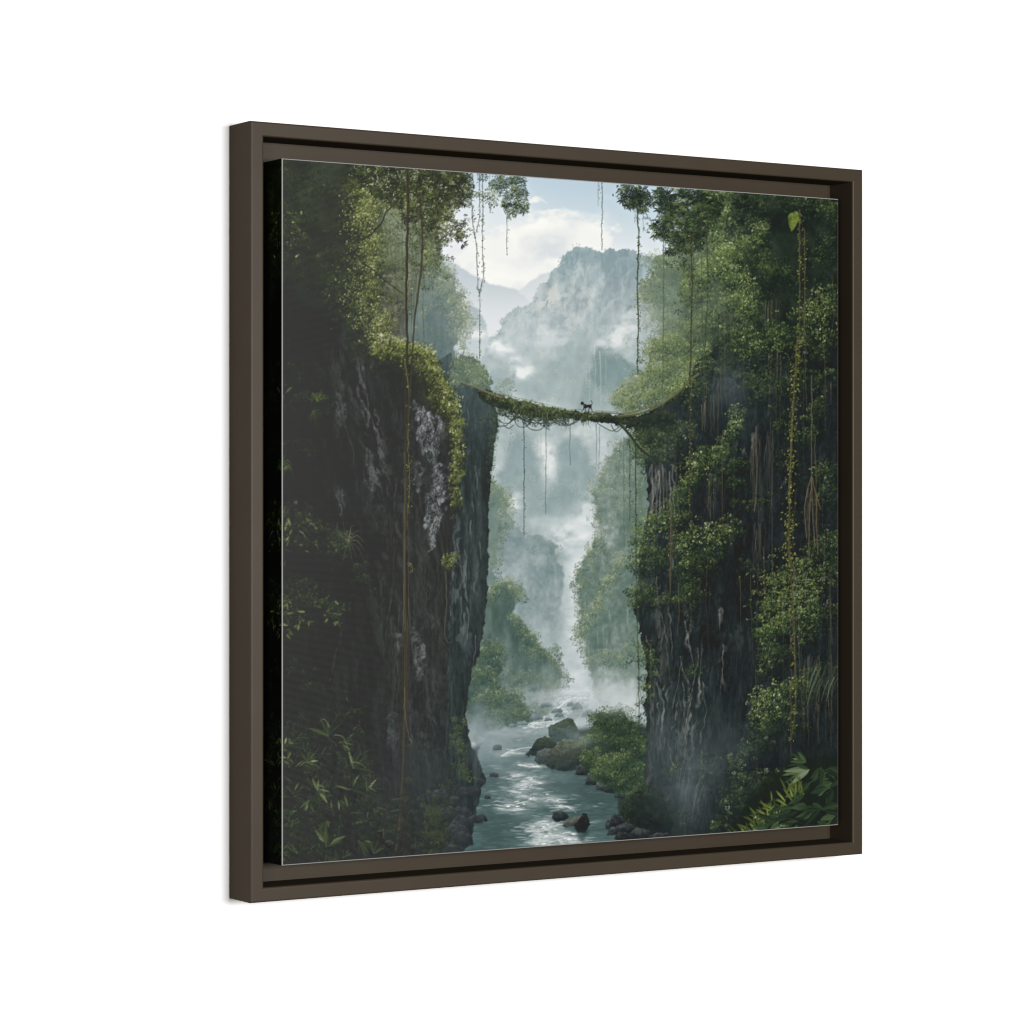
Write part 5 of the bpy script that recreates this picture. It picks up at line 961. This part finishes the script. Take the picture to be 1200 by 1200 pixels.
vine([(744.5, 516), (745, 600), (746, 680), (747, 740), (748.5, 800), (748.5, 858)], 1.5, (60, 68, 54), 40, 27, .88, 2.8, C2, 1.2)
vine([(748.5, 804), (752, 822), (755, 832)], 1., (96, 96, 66), 0, 28, .8)
vine([(748, 808), (745, 826), (745, 838)], 1., (120, 112, 66), 0, 29, .7)
vine([(786, 590), (786, 640), (785, 695)], 1.8, (88, 78, 60), 0, 30, .85)
vine([(789, 600), (788, 640), (786, 690)], 1., (80, 66, 50), 0, 31, .8)
vine([(690, 488), (700, 486), (712, 486)], 1., (120, 122, 94), 0, 32, .7)
# great liana of the left side
stroke([(477, 190), (478, 240), (477, 290), (476, 350), (477, 400), (475, 450), (475, 520)], 3.2, 2.6, (58, 56, 48), .92, wob=.3, seed=33)
stroke([(475, 520), (475, 600), (474, 660), (475, 720), (475, 780), (474, 850), (472, 900), (468, 960), (464, 996)], 2.4, 2.8, (70, 65, 54), .85, wob=.3, seed=34)
stroke([(474, 530), (474, 620), (473.2, 720), (474, 800), (472.6, 880), (468.5, 950), (464, 996)], .9, .8, (104, 98, 80), .6, wob=.3, seed=35)
stroke([(475.6, 196), (476.6, 240), (475.6, 290), (474.6, 350), (475.6, 400)], .9, .9, (88, 86, 72), .6, wob=.4, seed=9)
vine([(474, 420), (479, 460), (478, 520), (480, 560), (478, 600)], 1.2, (112, 112, 62), 50, 34, .75, 2.6, [(80, 84, 48), (120, 126, 62), (160, 162, 92)], 1.6)
stroke([(492, 226), (494, 262), (495, 290), (493, 320), (489, 350), (486, 372), (484, 400), (482, 430), (480, 460), (477, 500), (474, 560)], 2.2, 1.6, (62, 61, 51), .92, wob=.3, seed=35)
vine([(489, 240), (494, 300), (497, 330), (499, 342)], 1.2, (74, 74, 58), 0, 36, .8)
vine([(484, 250), (483, 300), (482, 350), (482, 400)], 1.1, (84, 86, 70), 12, 37, .75, 2.6, C1)
vine([(471, 250), (471, 290), (473, 330)], 1., (78, 82, 66), 0, 38, .7)
vine([(498, 262), (498, 280), (494, 300), (488, 350), (484, 372)], 1., (80, 80, 62), 0, 39, .7)
for x, c in [(472.4, (92, 88, 68)), (477.6, (92, 88, 68)), (479.6, (70, 69, 60))]:
    vine([(x, 590), (x + .6, 640), (x + 1, 700), (x - .6, 760), (x - .4, 830), (x - 1, 860)], 1., c, 0, int(x), .7, beads=.4)
vine([(478, 660), (482, 662), (483, 668), (480, 671)], 1., (104, 102, 74), 12, 40, .7, 2.4, [(90, 92, 56), (140, 140, 84)])
vine([(474, 806), (475, 840), (479, 862), (483, 870)], 1., (150, 142, 116), 0, 41, .75)
vine([(478, 700), (482, 750), (486, 780)], .9, (104, 102, 84), 0, 42, .5)
stroke([(474, 720), (476, 745), (476, 780)], 1.4, .8, (84, 81, 64), .45, wob=.5, seed=43)
over(poly([(470, 740), (479, 740), (480, 1000), (462, 1000)], 1.5, 6, 44, 1.5) * .35, (52, 48, 42))
leaves(bumps([(489, 872, 9, 10, .6), (478, 925, 4, 20, .3)]), 120, 3.6, [(44, 50, 42), (70, 76, 56), (96, 100, 72)], fbm(6, 6, 45), 46, al=.7)
vine([(522, 670), (523, 710), (521, 740), (524, 752), (528, 753)], .9, (124, 124, 100), 0, 47, .6)
for k in range(64):
    r = np.random.RandomState(8100 + k); x = r.choice([835, 855, 885, 905, 930, 950, 968, 790, 775]) + r.randn() * 9; y = r.uniform(300, 820)
    if x < 815 and y < 500: continue
    l = r.uniform(50, 150)
    stroke([(x, y), (x + r.randn() * 1.5, y + l * .5), (x + r.randn() * 3, y + l)], r.uniform(.6, 1.1), .4, [(94, 90, 66), (70, 70, 54), (110, 102, 78), (62, 66, 58)][k % 4], r.uniform(.3, .6), wob=.35, seed=k)
for k in range(22):
    r = np.random.RandomState(8200 + k); x = r.uniform(425, 500); y = r.uniform(200, 420); l = r.uniform(50, 140)
    stroke([(x, y), (x + r.randn() * 2, y + l * .5), (x + r.randn() * 4, y + l)], r.uniform(.5, .9), .4, [(74, 72, 58), (54, 54, 46), (92, 90, 70)][k % 3], r.uniform(.3, .6), wob=.35, seed=k)
# lianas of the right side
RV = [(48, 54, 34), (80, 88, 44), (118, 124, 60), (158, 162, 100)]
vine([(937, 246), (937, 300), (937, 360), (936, 420)], 1.4, (92, 86, 56), 70, 51, .85, 3.4, RV, 2.6)
vine([(943, 270), (943, 330), (942, 400)], 1.2, (100, 84, 60), 30, 52, .8, 3.2, RV, 2.2)
vine([(935, 395), (932, 430), (930, 470), (927, 520), (926, 560), (925, 600), (924, 640), (926, 660)], 2.6, (80, 76, 50), 300, 53, .9, 4., RV, 3.6)
vine([(929, 470), (926, 540), (924, 580)], 1.2, (104, 94, 66), 0, 54, .8)
vine([(925, 600), (925, 640), (927, 668), (929, 720), (931, 770), (932, 820), (930, 850), (926, 868)], 2.4, (72, 64, 46), 110, 55, .9, 3.6, RV, 2.6)
vine([(930, 660), (930, 720), (932, 790)], 1.1, (98, 86, 62), 0, 56, .75)
vine([(951, 440), (951, 500), (951, 560)], 1.4, (104, 100, 80), 0, 57, .7)
for e in [[(951, 558), (946, 575), (943, 600), (945, 630)], [(951, 560), (949, 590), (948, 640), (948, 660)], [(952, 560), (956, 580), (962, 597)], [(951, 560), (952, 600), (955, 640)], [(956, 580), (957, 620), (958, 650)]]:
    vine(e, 1.3, (116, 96, 68), 0, int(e[1][0]), .8, beads=.4)
vine([(903, 490), (904, 560), (905, 640), (905, 720)], 1., (84, 86, 80), 0, 58, .55)
vine([(889, 590), (889, 640), (888, 690)], 1., (84, 84, 76), 0, 59, .5)
vine([(886, 500), (887, 560), (884, 600)], 1.6, (104, 92, 74), 0, 60, .7)

# ---- big leaves and ferns near the eye
def blade(x, y, ang, ln, w, c0, c1, seed=0):
    ca, sa = np.cos(ang), np.sin(ang); n = 9; t = np.linspace(0, 1, n); hw = w * np.sin(np.pi * t ** .7) ** .8
    sag = ln * .12 * t ** 2
    cx, cy = x + ca * ln * t, y + sa * ln * t + sag
    up = [(cx[i] - sa * hw[i], cy[i] + ca * hw[i]) for i in range(n)]; dn = [(cx[i] + sa * hw[i], cy[i] - ca * hw[i]) for i in range(n)]
    over(poly([(cx[i], cy[i]) for i in range(n)] + up[::-1], 0) * .95, c0)
    over(poly([(cx[i], cy[i]) for i in range(n)] + dn[::-1], 0) * .95, c1)
    stroke([(cx[0], cy[0]), (cx[4], cy[4]), (cx[-1], cy[-1])], .8, .4, tuple(min(255, v * 1.35 + 10) for v in c0), .6)


over(poly([(846, 990), (860, 960), (880, 935), (905, 905), (940, 885), (985, 880), (985, 990)], 5, 8, 701, 3) * .7, (27, 35, 28))
def fan(x, y, n, l, a0, a1, pal, seed, w=.13, lt=.45):
    r = np.random.RandomState(seed)
    for k in r.permutation(n):
        a = a0 + (a1 - a0) * (k + .5) / n + r.randn() * .06; t = np.clip(lt + r.randn() * .24, 0, 1); ll = l * (.75 + .4 * r.rand())
        with window([(x, y), (x + np.cos(a) * ll, y + np.sin(a) * ll + 3)], 8):
            blade(x, y, a, ll, ll * w, ramp(t, *pal), ramp(np.clip(t + .10, 0, 1), *pal))


BG = [(25, 33, 28), (33, 45, 34), (46, 62, 42), (68, 85, 57), (104, 116, 90)]
BY = [(36, 45, 29), (58, 69, 36), (84, 97, 46), (116, 128, 66)]
r = np.random.RandomState(5)
for k in range(46):
    x, y = 905 + 80 * r.rand(), 898 + 72 * r.rand()
    if y < 985 - (x - 880) * 1.0: continue
    fan(x, y, 1, 15 + 11 * r.rand(), *([2.2 + 1.3 * r.rand()] * 2 if r.rand() < .65 else [-.6 + 1.6 * r.rand()] * 2), BG, 5000 + k, .17 + .06 * r.rand(), .18 + .22 * r.rand())
for q in [(948, 902, 7, 28, 2.4, 3.7, BG, 9, .11, .56), (944, 893, 6, 20, 2.9, 4.4, BG, 10, .12, .42), (962, 900, 5, 18, 1.3, 2.6, BG, 11, .18, .36), (968, 902, 5, 18, -.6, .8, BG, 12, .16, .40), (942, 930, 5, 22, 2.3, 3.4, BG, 13, .15, .38), (975, 925, 5, 18, 1.6, 3.0, BG, 14, .18, .36), (960, 950, 6, 26, 2.4, 3.5, BG, 15, .13, .32), (984, 955, 6, 24, 2.0, 3.6, BG, 16, .15, .42), (930, 962, 5, 26, 2.5, 3.4, BG, 17, .11, .32)]:
    fan(*q)
r = np.random.RandomState(51)
for k in range(92):
    u_ = (k + r.rand()) / 92; x, y = 936 - 84 * u_ + r.randn() * 4, 914 + 70 * u_ + r.randn() * 6
    a = -2.15 + r.randn() * .5; fan(x + 6, y + 10, 1, 13 + 7 * r.rand(), a, a, BY, 5300 + k, .07, .30 + .22 * r.rand() - .12 * abs(u_ - .35))
for k in range(26):
    x, y = 884 + 60 * r.rand(), 944 + 34 * r.rand()
    if y < 1010 - (x - 850) * 1.0: continue
    a = 2.9 + r.randn() * .4; fan(x, y, 1, 14 + 8 * r.rand(), a, a, BG, 5500 + k, .15, .22 + .2 * r.rand())
tuft([(884, 958), (900, 962), (915, 966)], 8, 120, 2.4, P1, 5100, .5)
over(poly([(928, 250), (931, 247.5), (935, 249), (936, 255), (934, 262), (930, 268), (927, 272), (925.5, 266), (923, 260), (922.5, 254), (925, 250)], .6, 5, 1, .25) * .92, ramp(np.clip(.5 + (fbm(3, 3, 7001) - .5) + (XX - 929) * .05, 0, 1), (74, 90, 42), (96, 111, 50), (120, 132, 64)))
stroke([(928.5, 250), (928.5, 260), (927.2, 271)], .6, .3, (140, 150, 84), .7)
for k in range(4):
    stroke([(928.4, 253 + k * 4), (933.5 - k * .8, 251 + k * 4)], .4, .3, (138, 148, 82), .45); stroke([(928.2, 254 + k * 4), (924.5 + k * .4, 252 + k * 4)], .4, .3, (64, 78, 38), .5)

LP = [(48, 54, 45), (60, 70, 50), (84, 95, 62), (132, 138, 98)]
LD = [(44, 49, 45), (51, 59, 50), (64, 73, 56)]
rosette(372, 470, 8, 17, [(58, 68, 46), (80, 92, 54), (104, 114, 66)], 801, -2.6, -.3, 1.8, .15)
rosette(366, 482, 6, 14, [(54, 62, 48), (74, 84, 58), (96, 104, 76)], 802, -.3, 2.2, 1.5, .3)
rosette(352, 450, 6, 12, LD, 803, -2.6, -.4, 1.4, .2)
rosette(330, 544, 6, 17, [(58, 74, 44), (78, 94, 52), (96, 110, 66)], 804, -2.3, .5, 1.8, .5)
rosette(408, 634, 13, 24, [(66, 72, 60), (112, 114, 96), (150, 148, 128)], 805, -3.6, 1.9, 1.0, .45, .45, .8)
for q in [(338, 610, 16, 12, 806), (360, 622, 20, 10, 807), (392, 634, 12, 12, 808)]:
    leaves(bumps([(q[0], q[1], q[2], q[3], .8)]), 150, 5.2, LD + [(100, 110, 74)], fbm(6, 6, q[4]), q[4] + 20, al=.8)
for x, y in [(363, 613), (350, 622), (366, 636)]:
    stroke([(x, y), (x + 5, y + 3), (x + 7, y + 7)], 1.3, .5, (140, 140, 118), .75)
r = np.random.RandomState(41)
for x, y in [(336, 708), (348, 700), (358, 696), (366, 690), (350, 716), (362, 704), (372, 706), (380, 702), (392, 704), (398, 712), (386, 714), (394, 720), (350, 732), (338, 726), (362, 728), (352, 724), (340, 738), (344, 712), (384, 724), (396, 728)]:
    n = 7; a = 1.5 + r.randn(n) * 1.1; L = 6 + 4 * r.rand(n)
    stamp(x + np.cos(a) * 3, y + np.sin(a) * 3, L, L * .3, a, ramp(np.clip(.4 + r.randn(n) * .3, 0, 1), *LP), .85)
NB = [(43, 47, 45), (47, 53, 47), (54, 62, 50), (68, 77, 55), (112, 120, 90)]
for k in range(170):
    r = np.random.RandomState(2000 + k); x, y = [(392, 880), (350, 880), (366, 930), (420, 930), (392, 960), (372, 1000), (440, 960), (335, 960)][k % 8]
    x += r.randn() * 16; y += r.randn() * 16
    if x > 462 or x < 324: continue
    a = r.uniform(-3.3, .6); fan(x, y, 4 + k % 4, 9 + 7 * r.rand(), a, a + 1.6, NB, 2200 + k, .10, .02 + .20 * r.rand())
for q in [(384, 862, 9, 24, -2.9, .5, NB, 1, .09, .42), (336, 874, 8, 20, -2.6, .3, NB, 2, .10, .40), (360, 893, 8, 16, -2.4, .9, NB, 3, .11, .58), (372, 926, 9, 18, -2.2, 2.2, NB, 4, .12, .62), (362, 938, 7, 14, .8, 2.6, NB, 5, .12, .55), (414, 900, 8, 26, -2.2, .2, NB, 6, .07, .34), (430, 926, 7, 24, -1.8, .6, NB, 7, .08, .32), (410, 925, 9, 22, -2.9, .3, NB, 8, .09, .28), (382, 992, 9, 26, -2.6, .1, NB, 9, .10, .34), (420, 985, 7, 20, -.8, 1.6, NB, 10, .11, .36), (348, 1000, 7, 18, -2.6, -.4, NB, 11, .1, .28), (438, 1000, 7, 18, -2.2, -.4, NB, 12, .1, .25), (398, 870, 6, 16, -.4, 1.3, NB, 13, .08, .5)]:
    fan(*q)
for x, y, n in [(345, 612, 26), (365, 625, 30), (390, 640, 22), (345, 705, 34), (365, 700, 30), (388, 708, 34), (355, 726, 30), (340, 690, 20), (338, 600, 20), (352, 470, 18), (372, 478, 16), (345, 850, 16), (330, 860, 16), (376, 800, 14), (410, 830, 12), (352, 520, 12), (360, 640, 20)]:
    r = np.random.RandomState(int(x * 3 + y)); a = r.uniform(.2, 2.9, n); L = 4 + 4 * r.rand(n)
    stamp(x + r.randn(n) * 12, y + r.randn(n) * 8, L, L * .32, a, ramp(np.clip(.28 + r.randn(n) * .2, 0, 1), *NB), .75)
LL = [(46, 51, 47), (52, 60, 50), (62, 72, 54), (82, 93, 64), (120, 128, 92)]
for g in [(.26, 40, 700, [(335, 215), (350, 205), (372, 208), (392, 220)]), (.30, 50, 900, [(330, 265), (345, 255), (362, 262)]), (.24, 50, 800, [(365, 300), (385, 290), (405, 300), (420, 315)]), (.30, 40, 800, [(385, 335), (400, 325), (415, 335), (428, 350)]), (.26, 40, 500, [(400, 375), (415, 368), (432, 385)]),
          (.22, 30, 400, [(330, 440), (350, 430), (372, 440)]), (.26, 26, 500, [(345, 470), (362, 462), (380, 472)]), (.20, 40, 400, [(330, 510), (350, 515), (368, 520)]), (.30, 26, 600, [(328, 600), (345, 590), (362, 604), (380, 614)]), (.28, 26, 500, [(345, 632), (372, 628), (398, 636)]), (.20, 40, 400, [(395, 650), (415, 660), (430, 680)]), (.26, 30, 500, [(328, 690), (345, 684), (365, 684)]), (.34, 26, 700, [(330, 712), (352, 700), (378, 700), (398, 712)]), (.22, 40, 400, [(340, 780), (365, 790), (385, 810)]), (.20, 50, 400, [(400, 830), (420, 850), (440, 880)]),
          (.26, 40, 600, [(328, 860), (345, 850), (360, 862)]), (.26, 40, 700, [(395, 900), (420, 895), (445, 915)]), (.24, 40, 600, [(430, 950), (455, 950), (470, 970)]), (.26, 40, 600, [(335, 960), (360, 960), (385, 975)]), (.22, 50, 500, [(488, 930), (505, 930), (520, 945)]), (.26, 30, 500, [(498, 960), (512, 950), (528, 962)])]:
    tuft(g[3], g[1], int(g[2] * .8), 3.2, LL, int(g[3][0][0] + g[3][0][1] * 3), g[0], .62)
for x, y, n, tt in [(331, 545, 8, .5), (332, 606, 10, .5), (335, 620, 10, .55), (333, 640, 8, .45), (334, 702, 10, .5), (331, 722, 8, .45), (333, 740, 6, .4), (332, 878, 10, .55), (335, 892, 8, .5), (331, 930, 6, .4), (334, 1000, 8, .45), (333, 470, 6, .35), (332, 300, 10, .35), (334, 250, 10, .35)]:
    r = np.random.RandomState(int(x * 5 + y)); a = r.uniform(.0, 3.1, n); L = 6 + 5 * r.rand(n)
    stamp(x + r.randn(n) * 4, y + r.randn(n) * 6, L, L * .28, a, ramp(np.clip(tt + r.randn(n) * .18, 0, 1), *LP), .8)
for pts in [[(386, 852), (380, 843), (374, 846)], [(392, 861), (402, 864), (407, 876)], [(352, 897), (358, 893), (366, 896)], [(372, 920), (378, 922), (380, 930)], [(412, 893), (420, 894), (428, 899)], [(432, 922), (438, 926), (441, 928)]]:
    stroke(pts, .9, .4, (132, 136, 110), .7)
leaves(bumps([(520, 960, 14, 34, .6), (500, 970, 14, 24, .5), (508, 870, 8, 30, .2)]) , 700, 4, [(42, 50, 44), (56, 66, 50), (80, 90, 60)], fbm(7, 7, 840), 841, al=.7)
leaves(bumps([(538, 880, 7, 24, .7), (545, 900, 6, 20, .5), (536, 850, 6, 12, .3)]), 420, 3.8, [(52, 62, 52), (74, 86, 56), (104, 114, 70)], fbm(7, 7, 842), 843, al=.8)
over(bumps([(500, 910, 40, 50, .25), (470, 900, 30, 60, .15)]), (62, 72, 77))
# boulders at the foot of the left wall
for k, (x, y, w, h) in enumerate([(530, 942, 26, 16), (541, 952, 24, 14), (524, 954, 22, 18), (540, 964, 26, 16), (536, 976, 32, 20), (541, 982, 26, 16), (515, 934, 26, 16), (556, 960, 18, 10), (548, 928, 30, 12), (530, 996, 26, 12), (563, 916, 12, 8)]):
    boulder([(x - w * .5, y + h * .45), (x - w * .46, y - h * .1), (x - w * .2, y - h * .5), (x + w * .2, y - h * .5), (x + w * .46, y - h * .05), (x + w * .48, y + h * .45)], 860 + k * 5, ((42, 48, 50), (54, 60, 62), (82, 87, 88)))
leaves(bumps([(516, 966, 12, 26, .8), (524, 1000, 16, 10, .5)]), 420, 4, [(42, 50, 42), (62, 72, 50), (74, 82, 58)], fbm(7, 7, 850), 851, al=.8)
# last veils of mist
over(blob(660, 800, 36, 26, .35, 871, 16), (190, 201, 205))
over(blob(566, 868, 16, 30, .3, 872, 12), (128, 146, 152))
over(blob(612, 660, 24, 40, .22, 873, 14), (160, 178, 184))
lum = img.mean(-1, keepdims=True)
img = img + (lum - img) * (.26 * sst(105, 165, lum) * sst(280, 360, YY)[..., None])
b1, b2 = blur(img, .8), blur(img, 5)
img = np.clip(img + .26 * (img - b1) + .12 * (img - b2), 0, 255)

GAIN = 1.48
CROUGH, CSPEC = .40, .0135

# ---------------------------------------------------------------- the canvas
CH = .4547                      # half side of the canvas, in frame sides
CE = .0012                      # the soft fold along its edges
CD = .0523                      # its depth, down to the ledge
lin = np.where(img / 255 <= .04045, img / 255 / 12.92, ((img / 255 + .055) / 1.055) ** 2.4)
# the sheen of the print's varnish lies over the pigment: take its share out of the worked-out values
sheen = (np.interp(XX, (345, 420, 500, 580, 660, 740, 820, 900, 965), (.0349, .0296, .0249, .0206, .017, .0143, .0121, .01, .0087)) * np.interp(YY, (240, 400, 600, 800, 950), (.93, 1, 1, .87, .74)))[..., None]
pig = np.clip((lin - sheen) / GAIN, .003, .9).astype(np.float32)


def sheet(u, w):                # where a point of the square canvas (0..1, 0..1 from the lower left) lies on the drawing sheet
    d = 3.71955 + .4850 * u
    return 600 + 3391 * (-.29563 + .76992 * u) / d, 600 - 3391 * (w - .5) * .9094 / d


def pigment(u, v):
    x, y = sheet(u, v)
    px = np.clip((x - SX0) * SC - .5, 0, PW - 1.01); py = np.clip((y - SY0) * SC - .5, 0, PH - 1.01)
    ix, iy = px.astype(int), py.astype(int); fx, fy = (px - ix)[..., None], (py - iy)[..., None]
    return (pig[iy, ix] * (1 - fx) + pig[iy, ix + 1] * fx) * (1 - fy) + (pig[iy + 1, ix] * (1 - fx) + pig[iy + 1, ix + 1] * fx) * fy


def grid(nu, nv):
    i = np.arange((nu - 1) * (nv - 1)); r, q = i // (nu - 1), i % (nu - 1); a = r * nu + q
    return np.stack([a, a + 1, a + nu + 1, a + nu], -1)


cm, nt, b, g = material('printed_canvas', CROUGH, CSPEC)
at = nt.nodes.new('ShaderNodeAttribute'); at.attribute_name = 'pigment'
nt.links.new(at.outputs['Color'], b.inputs['Color'])
tc = nt.nodes.new('ShaderNodeTexCoord')
wv = nt.nodes.new('ShaderNodeTexWave'); wv.wave_type = 'BANDS'; wv.bands_direction = 'Z'; wv.inputs['Scale'].default_value = 480; wv.inputs['Distortion'].default_value = .4
wu = nt.nodes.new('ShaderNodeTexWave'); wu.wave_type = 'BANDS'; wu.bands_direction = 'X'; wu.inputs['Scale'].default_value = 620; wu.inputs['Distortion'].default_value = .4
ad = nt.nodes.new('ShaderNodeMath'); ad.operation = 'ADD'
bp = nt.nodes.new('ShaderNodeBump'); bp.inputs['Strength'].default_value = .12; bp.inputs['Distance'].default_value = .0002
for wn in (wv, wu): nt.links.new(tc.outputs['Object'], wn.inputs['Vector'])
nt.links.new(wv.outputs['Fac'], ad.inputs[0]); nt.links.new(wu.outputs['Fac'], ad.inputs[1])
nt.links.new(ad.outputs[0], bp.inputs['Height']); nt.links.new(bp.outputs['Normal'], b.inputs['Normal']); nt.links.new(bp.outputs['Normal'], g.inputs['Normal'])


def coloured(name, parts, mat, parent):
    co, qs, cs, n = [], [], [], 0
    for p, q, k in parts:
        co.append(p); qs.append(q + n); cs.append(k); n += len(p)
    me = mesh_arrays(name, np.concatenate(co) * S, np.concatenate(qs))
    k = np.concatenate(cs); k = np.concatenate([k, np.ones((len(k), 1))], -1).astype(np.float32)
    me.color_attributes.new('pigment', 'FLOAT_COLOR', 'POINT').data.foreach_set('color', k.ravel())
    return link(name, me, mat, parent)


NU, NV = 760, 900
t = CH - CE
gu, gv = np.meshgrid(np.linspace(-t, t, NU), np.linspace(-t, t, NV))
front = (np.stack([gu, 0 * gu, gv], -1).reshape(-1, 3), grid(NU, NV), pigment((gu / CH + 1) / 2, (gv / CH + 1) / 2).reshape(-1, 3))
canvas = coloured('canvas_print', [front], cm, pic)

sides = []
NS, ND = 900, 60
for k in range(4):              # the picture runs on, mirrored, round the four edges
    a, d = np.meshgrid(np.linspace(-CH, CH, NS), np.linspace(CE, CD, ND))
    m_ = (d / CH) / 2; e = (a / CH + 1) / 2
    if k == 0: p, c_ = np.stack([0 * a - CH, d, a], -1), pigment(m_, e)
    if k == 1: p, c_ = np.stack([0 * a + CH, d, -a], -1), pigment(1 - m_, 1 - e)
    if k == 2: p, c_ = np.stack([a, d, 0 * a + CH], -1), pigment(e, 1 - m_)
    if k == 3: p, c_ = np.stack([-a, d, 0 * a - CH], -1), pigment(1 - e, m_)
    sides.append((p.reshape(-1, 3), grid(NS, ND)[:, ::-1], c_.reshape(-1, 3)))
coloured('canvas_side', sides, cm, canvas)

# fold where print turns into side, its edge highlight painted as pale colour
em, nt, b, g = material('canvas_fold_highlight', .6, .008)
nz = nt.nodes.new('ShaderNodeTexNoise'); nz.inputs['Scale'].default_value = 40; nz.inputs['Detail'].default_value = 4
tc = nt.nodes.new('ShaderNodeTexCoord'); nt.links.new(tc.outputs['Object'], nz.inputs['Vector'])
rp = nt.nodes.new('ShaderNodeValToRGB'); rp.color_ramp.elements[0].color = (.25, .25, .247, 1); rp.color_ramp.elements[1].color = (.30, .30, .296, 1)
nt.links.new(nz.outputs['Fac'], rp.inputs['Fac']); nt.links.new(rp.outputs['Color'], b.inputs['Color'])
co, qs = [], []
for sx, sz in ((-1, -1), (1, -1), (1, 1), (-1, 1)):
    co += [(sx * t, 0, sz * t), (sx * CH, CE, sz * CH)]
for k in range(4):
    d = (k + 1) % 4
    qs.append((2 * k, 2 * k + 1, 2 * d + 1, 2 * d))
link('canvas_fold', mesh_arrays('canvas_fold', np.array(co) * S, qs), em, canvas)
